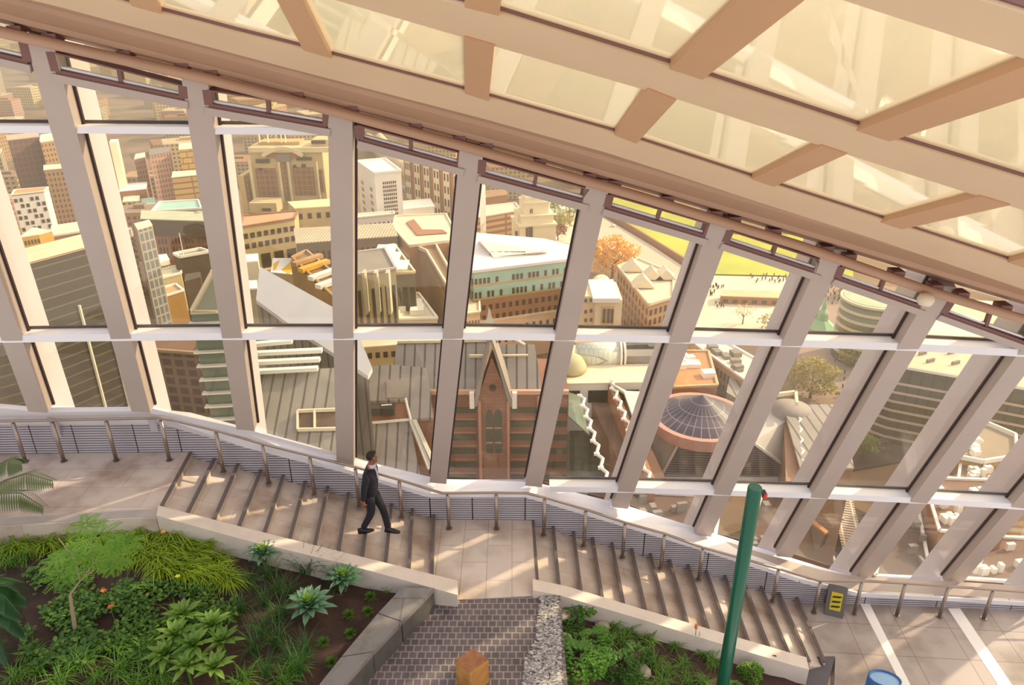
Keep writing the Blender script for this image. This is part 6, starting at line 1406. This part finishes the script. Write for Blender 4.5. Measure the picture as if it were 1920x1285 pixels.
# trousers
tr_ = [(0, 0, .93, (.09, .08)), (*R_leg[0][:2], .84, (.105, .1)), (.0, -.10, .56, .072), (-.08, -.10, .40, .062), (-.185, -.10, .21, .055), (*L_leg[0][:2], .84, (.105, .1)), (.15, .09, .54, .072), (.19, .09, .32, .062), (.22, .09, .07, .056)]
skinmesh('trousers', tr_, [(0, 1), (1, 2), (2, 3), (3, 4), (0, 5), (5, 6), (6, 7), (7, 8)], NAVY, man)
jk = [(-.01, 0, .79, (.125, .12)), (.0, 0, 1.0, (.165, .14)), (.01, 0, 1.18, (.17, .14)), (.02, 0, 1.34, (.18, .145)), (.03, 0, 1.43, (.11, .09)),
      (-.0, -.19, 1.385, .075), (-.065, -.225, 1.12, .058), (-.10, -.215, .88, .047), (.03, .19, 1.385, .075), (-.04, .205, 1.12, .055), (-.065, .195, .88, .045)]
skinmesh('jacket', jk, [(0, 1), (1, 2), (2, 3), (3, 4), (3, 5), (5, 6), (6, 7), (3, 8), (8, 9), (9, 10)], NAVY, man)
q = MB(); q.lathe(PO+Vector((.055, 0, 1.455)), [(.075, -.02), (.072, .02), (.066, .045)], 14); q.add([PO+Vector(v) for v in ((.115, -.035, 1.46), (.115, .035, 1.46), (.158, .015, 1.2), (.158, -.015, 1.2), (.06, -.035, 1.46), (.06, .035, 1.46), (.08, .015, 1.2), (.08, -.015, 1.2))], [(0, 3, 2, 1), (0, 4, 7, 3), (1, 2, 6, 5), (0, 1, 5, 4)]); q.build('shirt', SHIRT, man, True)
# hair cap, ears, eyes
bm = bmesh.new(); bmesh.ops.create_icosphere(bm, subdivisions=3, radius=1)
for v in list(bm.verts):
    if v.co.z < -.45+1.15*max(0, v.co.x+.2) or v.co.x > .72: bm.verts.remove(v)
for v in bm.verts: v.co = Vector((v.co.x*.098, v.co.y*.084, v.co.z*.094))*(1+.03*sin(v.co.x*40)*cos(v.co.y*40))+Vector((.078, 0, 1.645))
me = bpy.data.meshes.new('hair'); bm.to_mesh(me); bm.free(); me.materials.append(HAIR); o = bpy.data.objects.new('hair', me); link(o, man); sd_ = o.modifiers.new('s', 'SOLIDIFY'); sd_.thickness = .012; sd_.offset = 1
for sg in (-1, 1):
    q = MB(); q.lathe(PO+Vector((.075, sg*.083, 1.60)), [(.006, -.022), (.016, -.01), (.017, .012), (.006, .026)], 8, squash=(1, .5)); q.build('ear', SKIN, man, True)
    q = MB(); q.lathe(PO+Vector((.147, sg*.03, 1.62)), [(.004, -.006), (.008, 0), (.004, .006)], 8); q.build('eye', HAIR, man, True)
q = MB(); q.box(PO+Vector((.15, 0, 1.545)), (.012, .04, .008)); q.build('mouth', mat('lip', '7c4438', .5), man)
for (x, y, z, rot_) in ((-.185, -.10, .127, R(-14)), (.225, .09, 0, R(8))):
    M4 = Matrix.Rotation(rot_, 3, 'Y'); q = MB(); prof = [(-.07, .035, .07, .10), (-.02, .04, .09, .11), (.05, .045, .07, .08), (.12, .05, .045, .055), (.19, .035, .03, .035), (.21, .015, .02, .022)]; b0 = len(q.v)
    for (dx, hw, h0, h1) in prof:
        for k in range(8): a = pi*k/7; q.v.append(PO+Vector((x, y, z))+M4@Vector((dx, -cos(a)*hw, sin(a)*h1)))
    for i in range(len(prof)-1):
        for k in range(7): q.f.append((i*8+k, (i+1)*8+k, (i+1)*8+k+1, i*8+k+1)); q.mi.append(0)
        q.f.append((i*8, i*8+7, (i+1)*8+7, (i+1)*8)); q.mi.append(0)
    q.f += [tuple(range(8)), tuple(reversed(range(40, 48)))]; q.mi += [0, 0]; q.build('shoe', SHOE, man, True)

# ================================================================ warm haze over the city
q = MB(); q.box((0, 1530, GZ+195), (3600, 3000, 400)); hz = q.build('haze', None or mat('tmp_haze', 'ffffff'))
hm = MATS['tmp_haze']; hm.name = 'warm_haze'; n = hm.node_tree.nodes; l = hm.node_tree.links; n.clear(); o_ = n.new('ShaderNodeOutputMaterial'); vsn = n.new('ShaderNodeVolumeScatter')
vsn.inputs['Color'].default_value = (1, .80, .52, 1); vsn.inputs['Density'].default_value = .0004; vsn.inputs['Anisotropy'].default_value = .45; l.new(vsn.outputs[0], o_.inputs['Volume'])
tag(hz, 'thin warm haze hanging over the whole city', 'haze', kind='stuff')
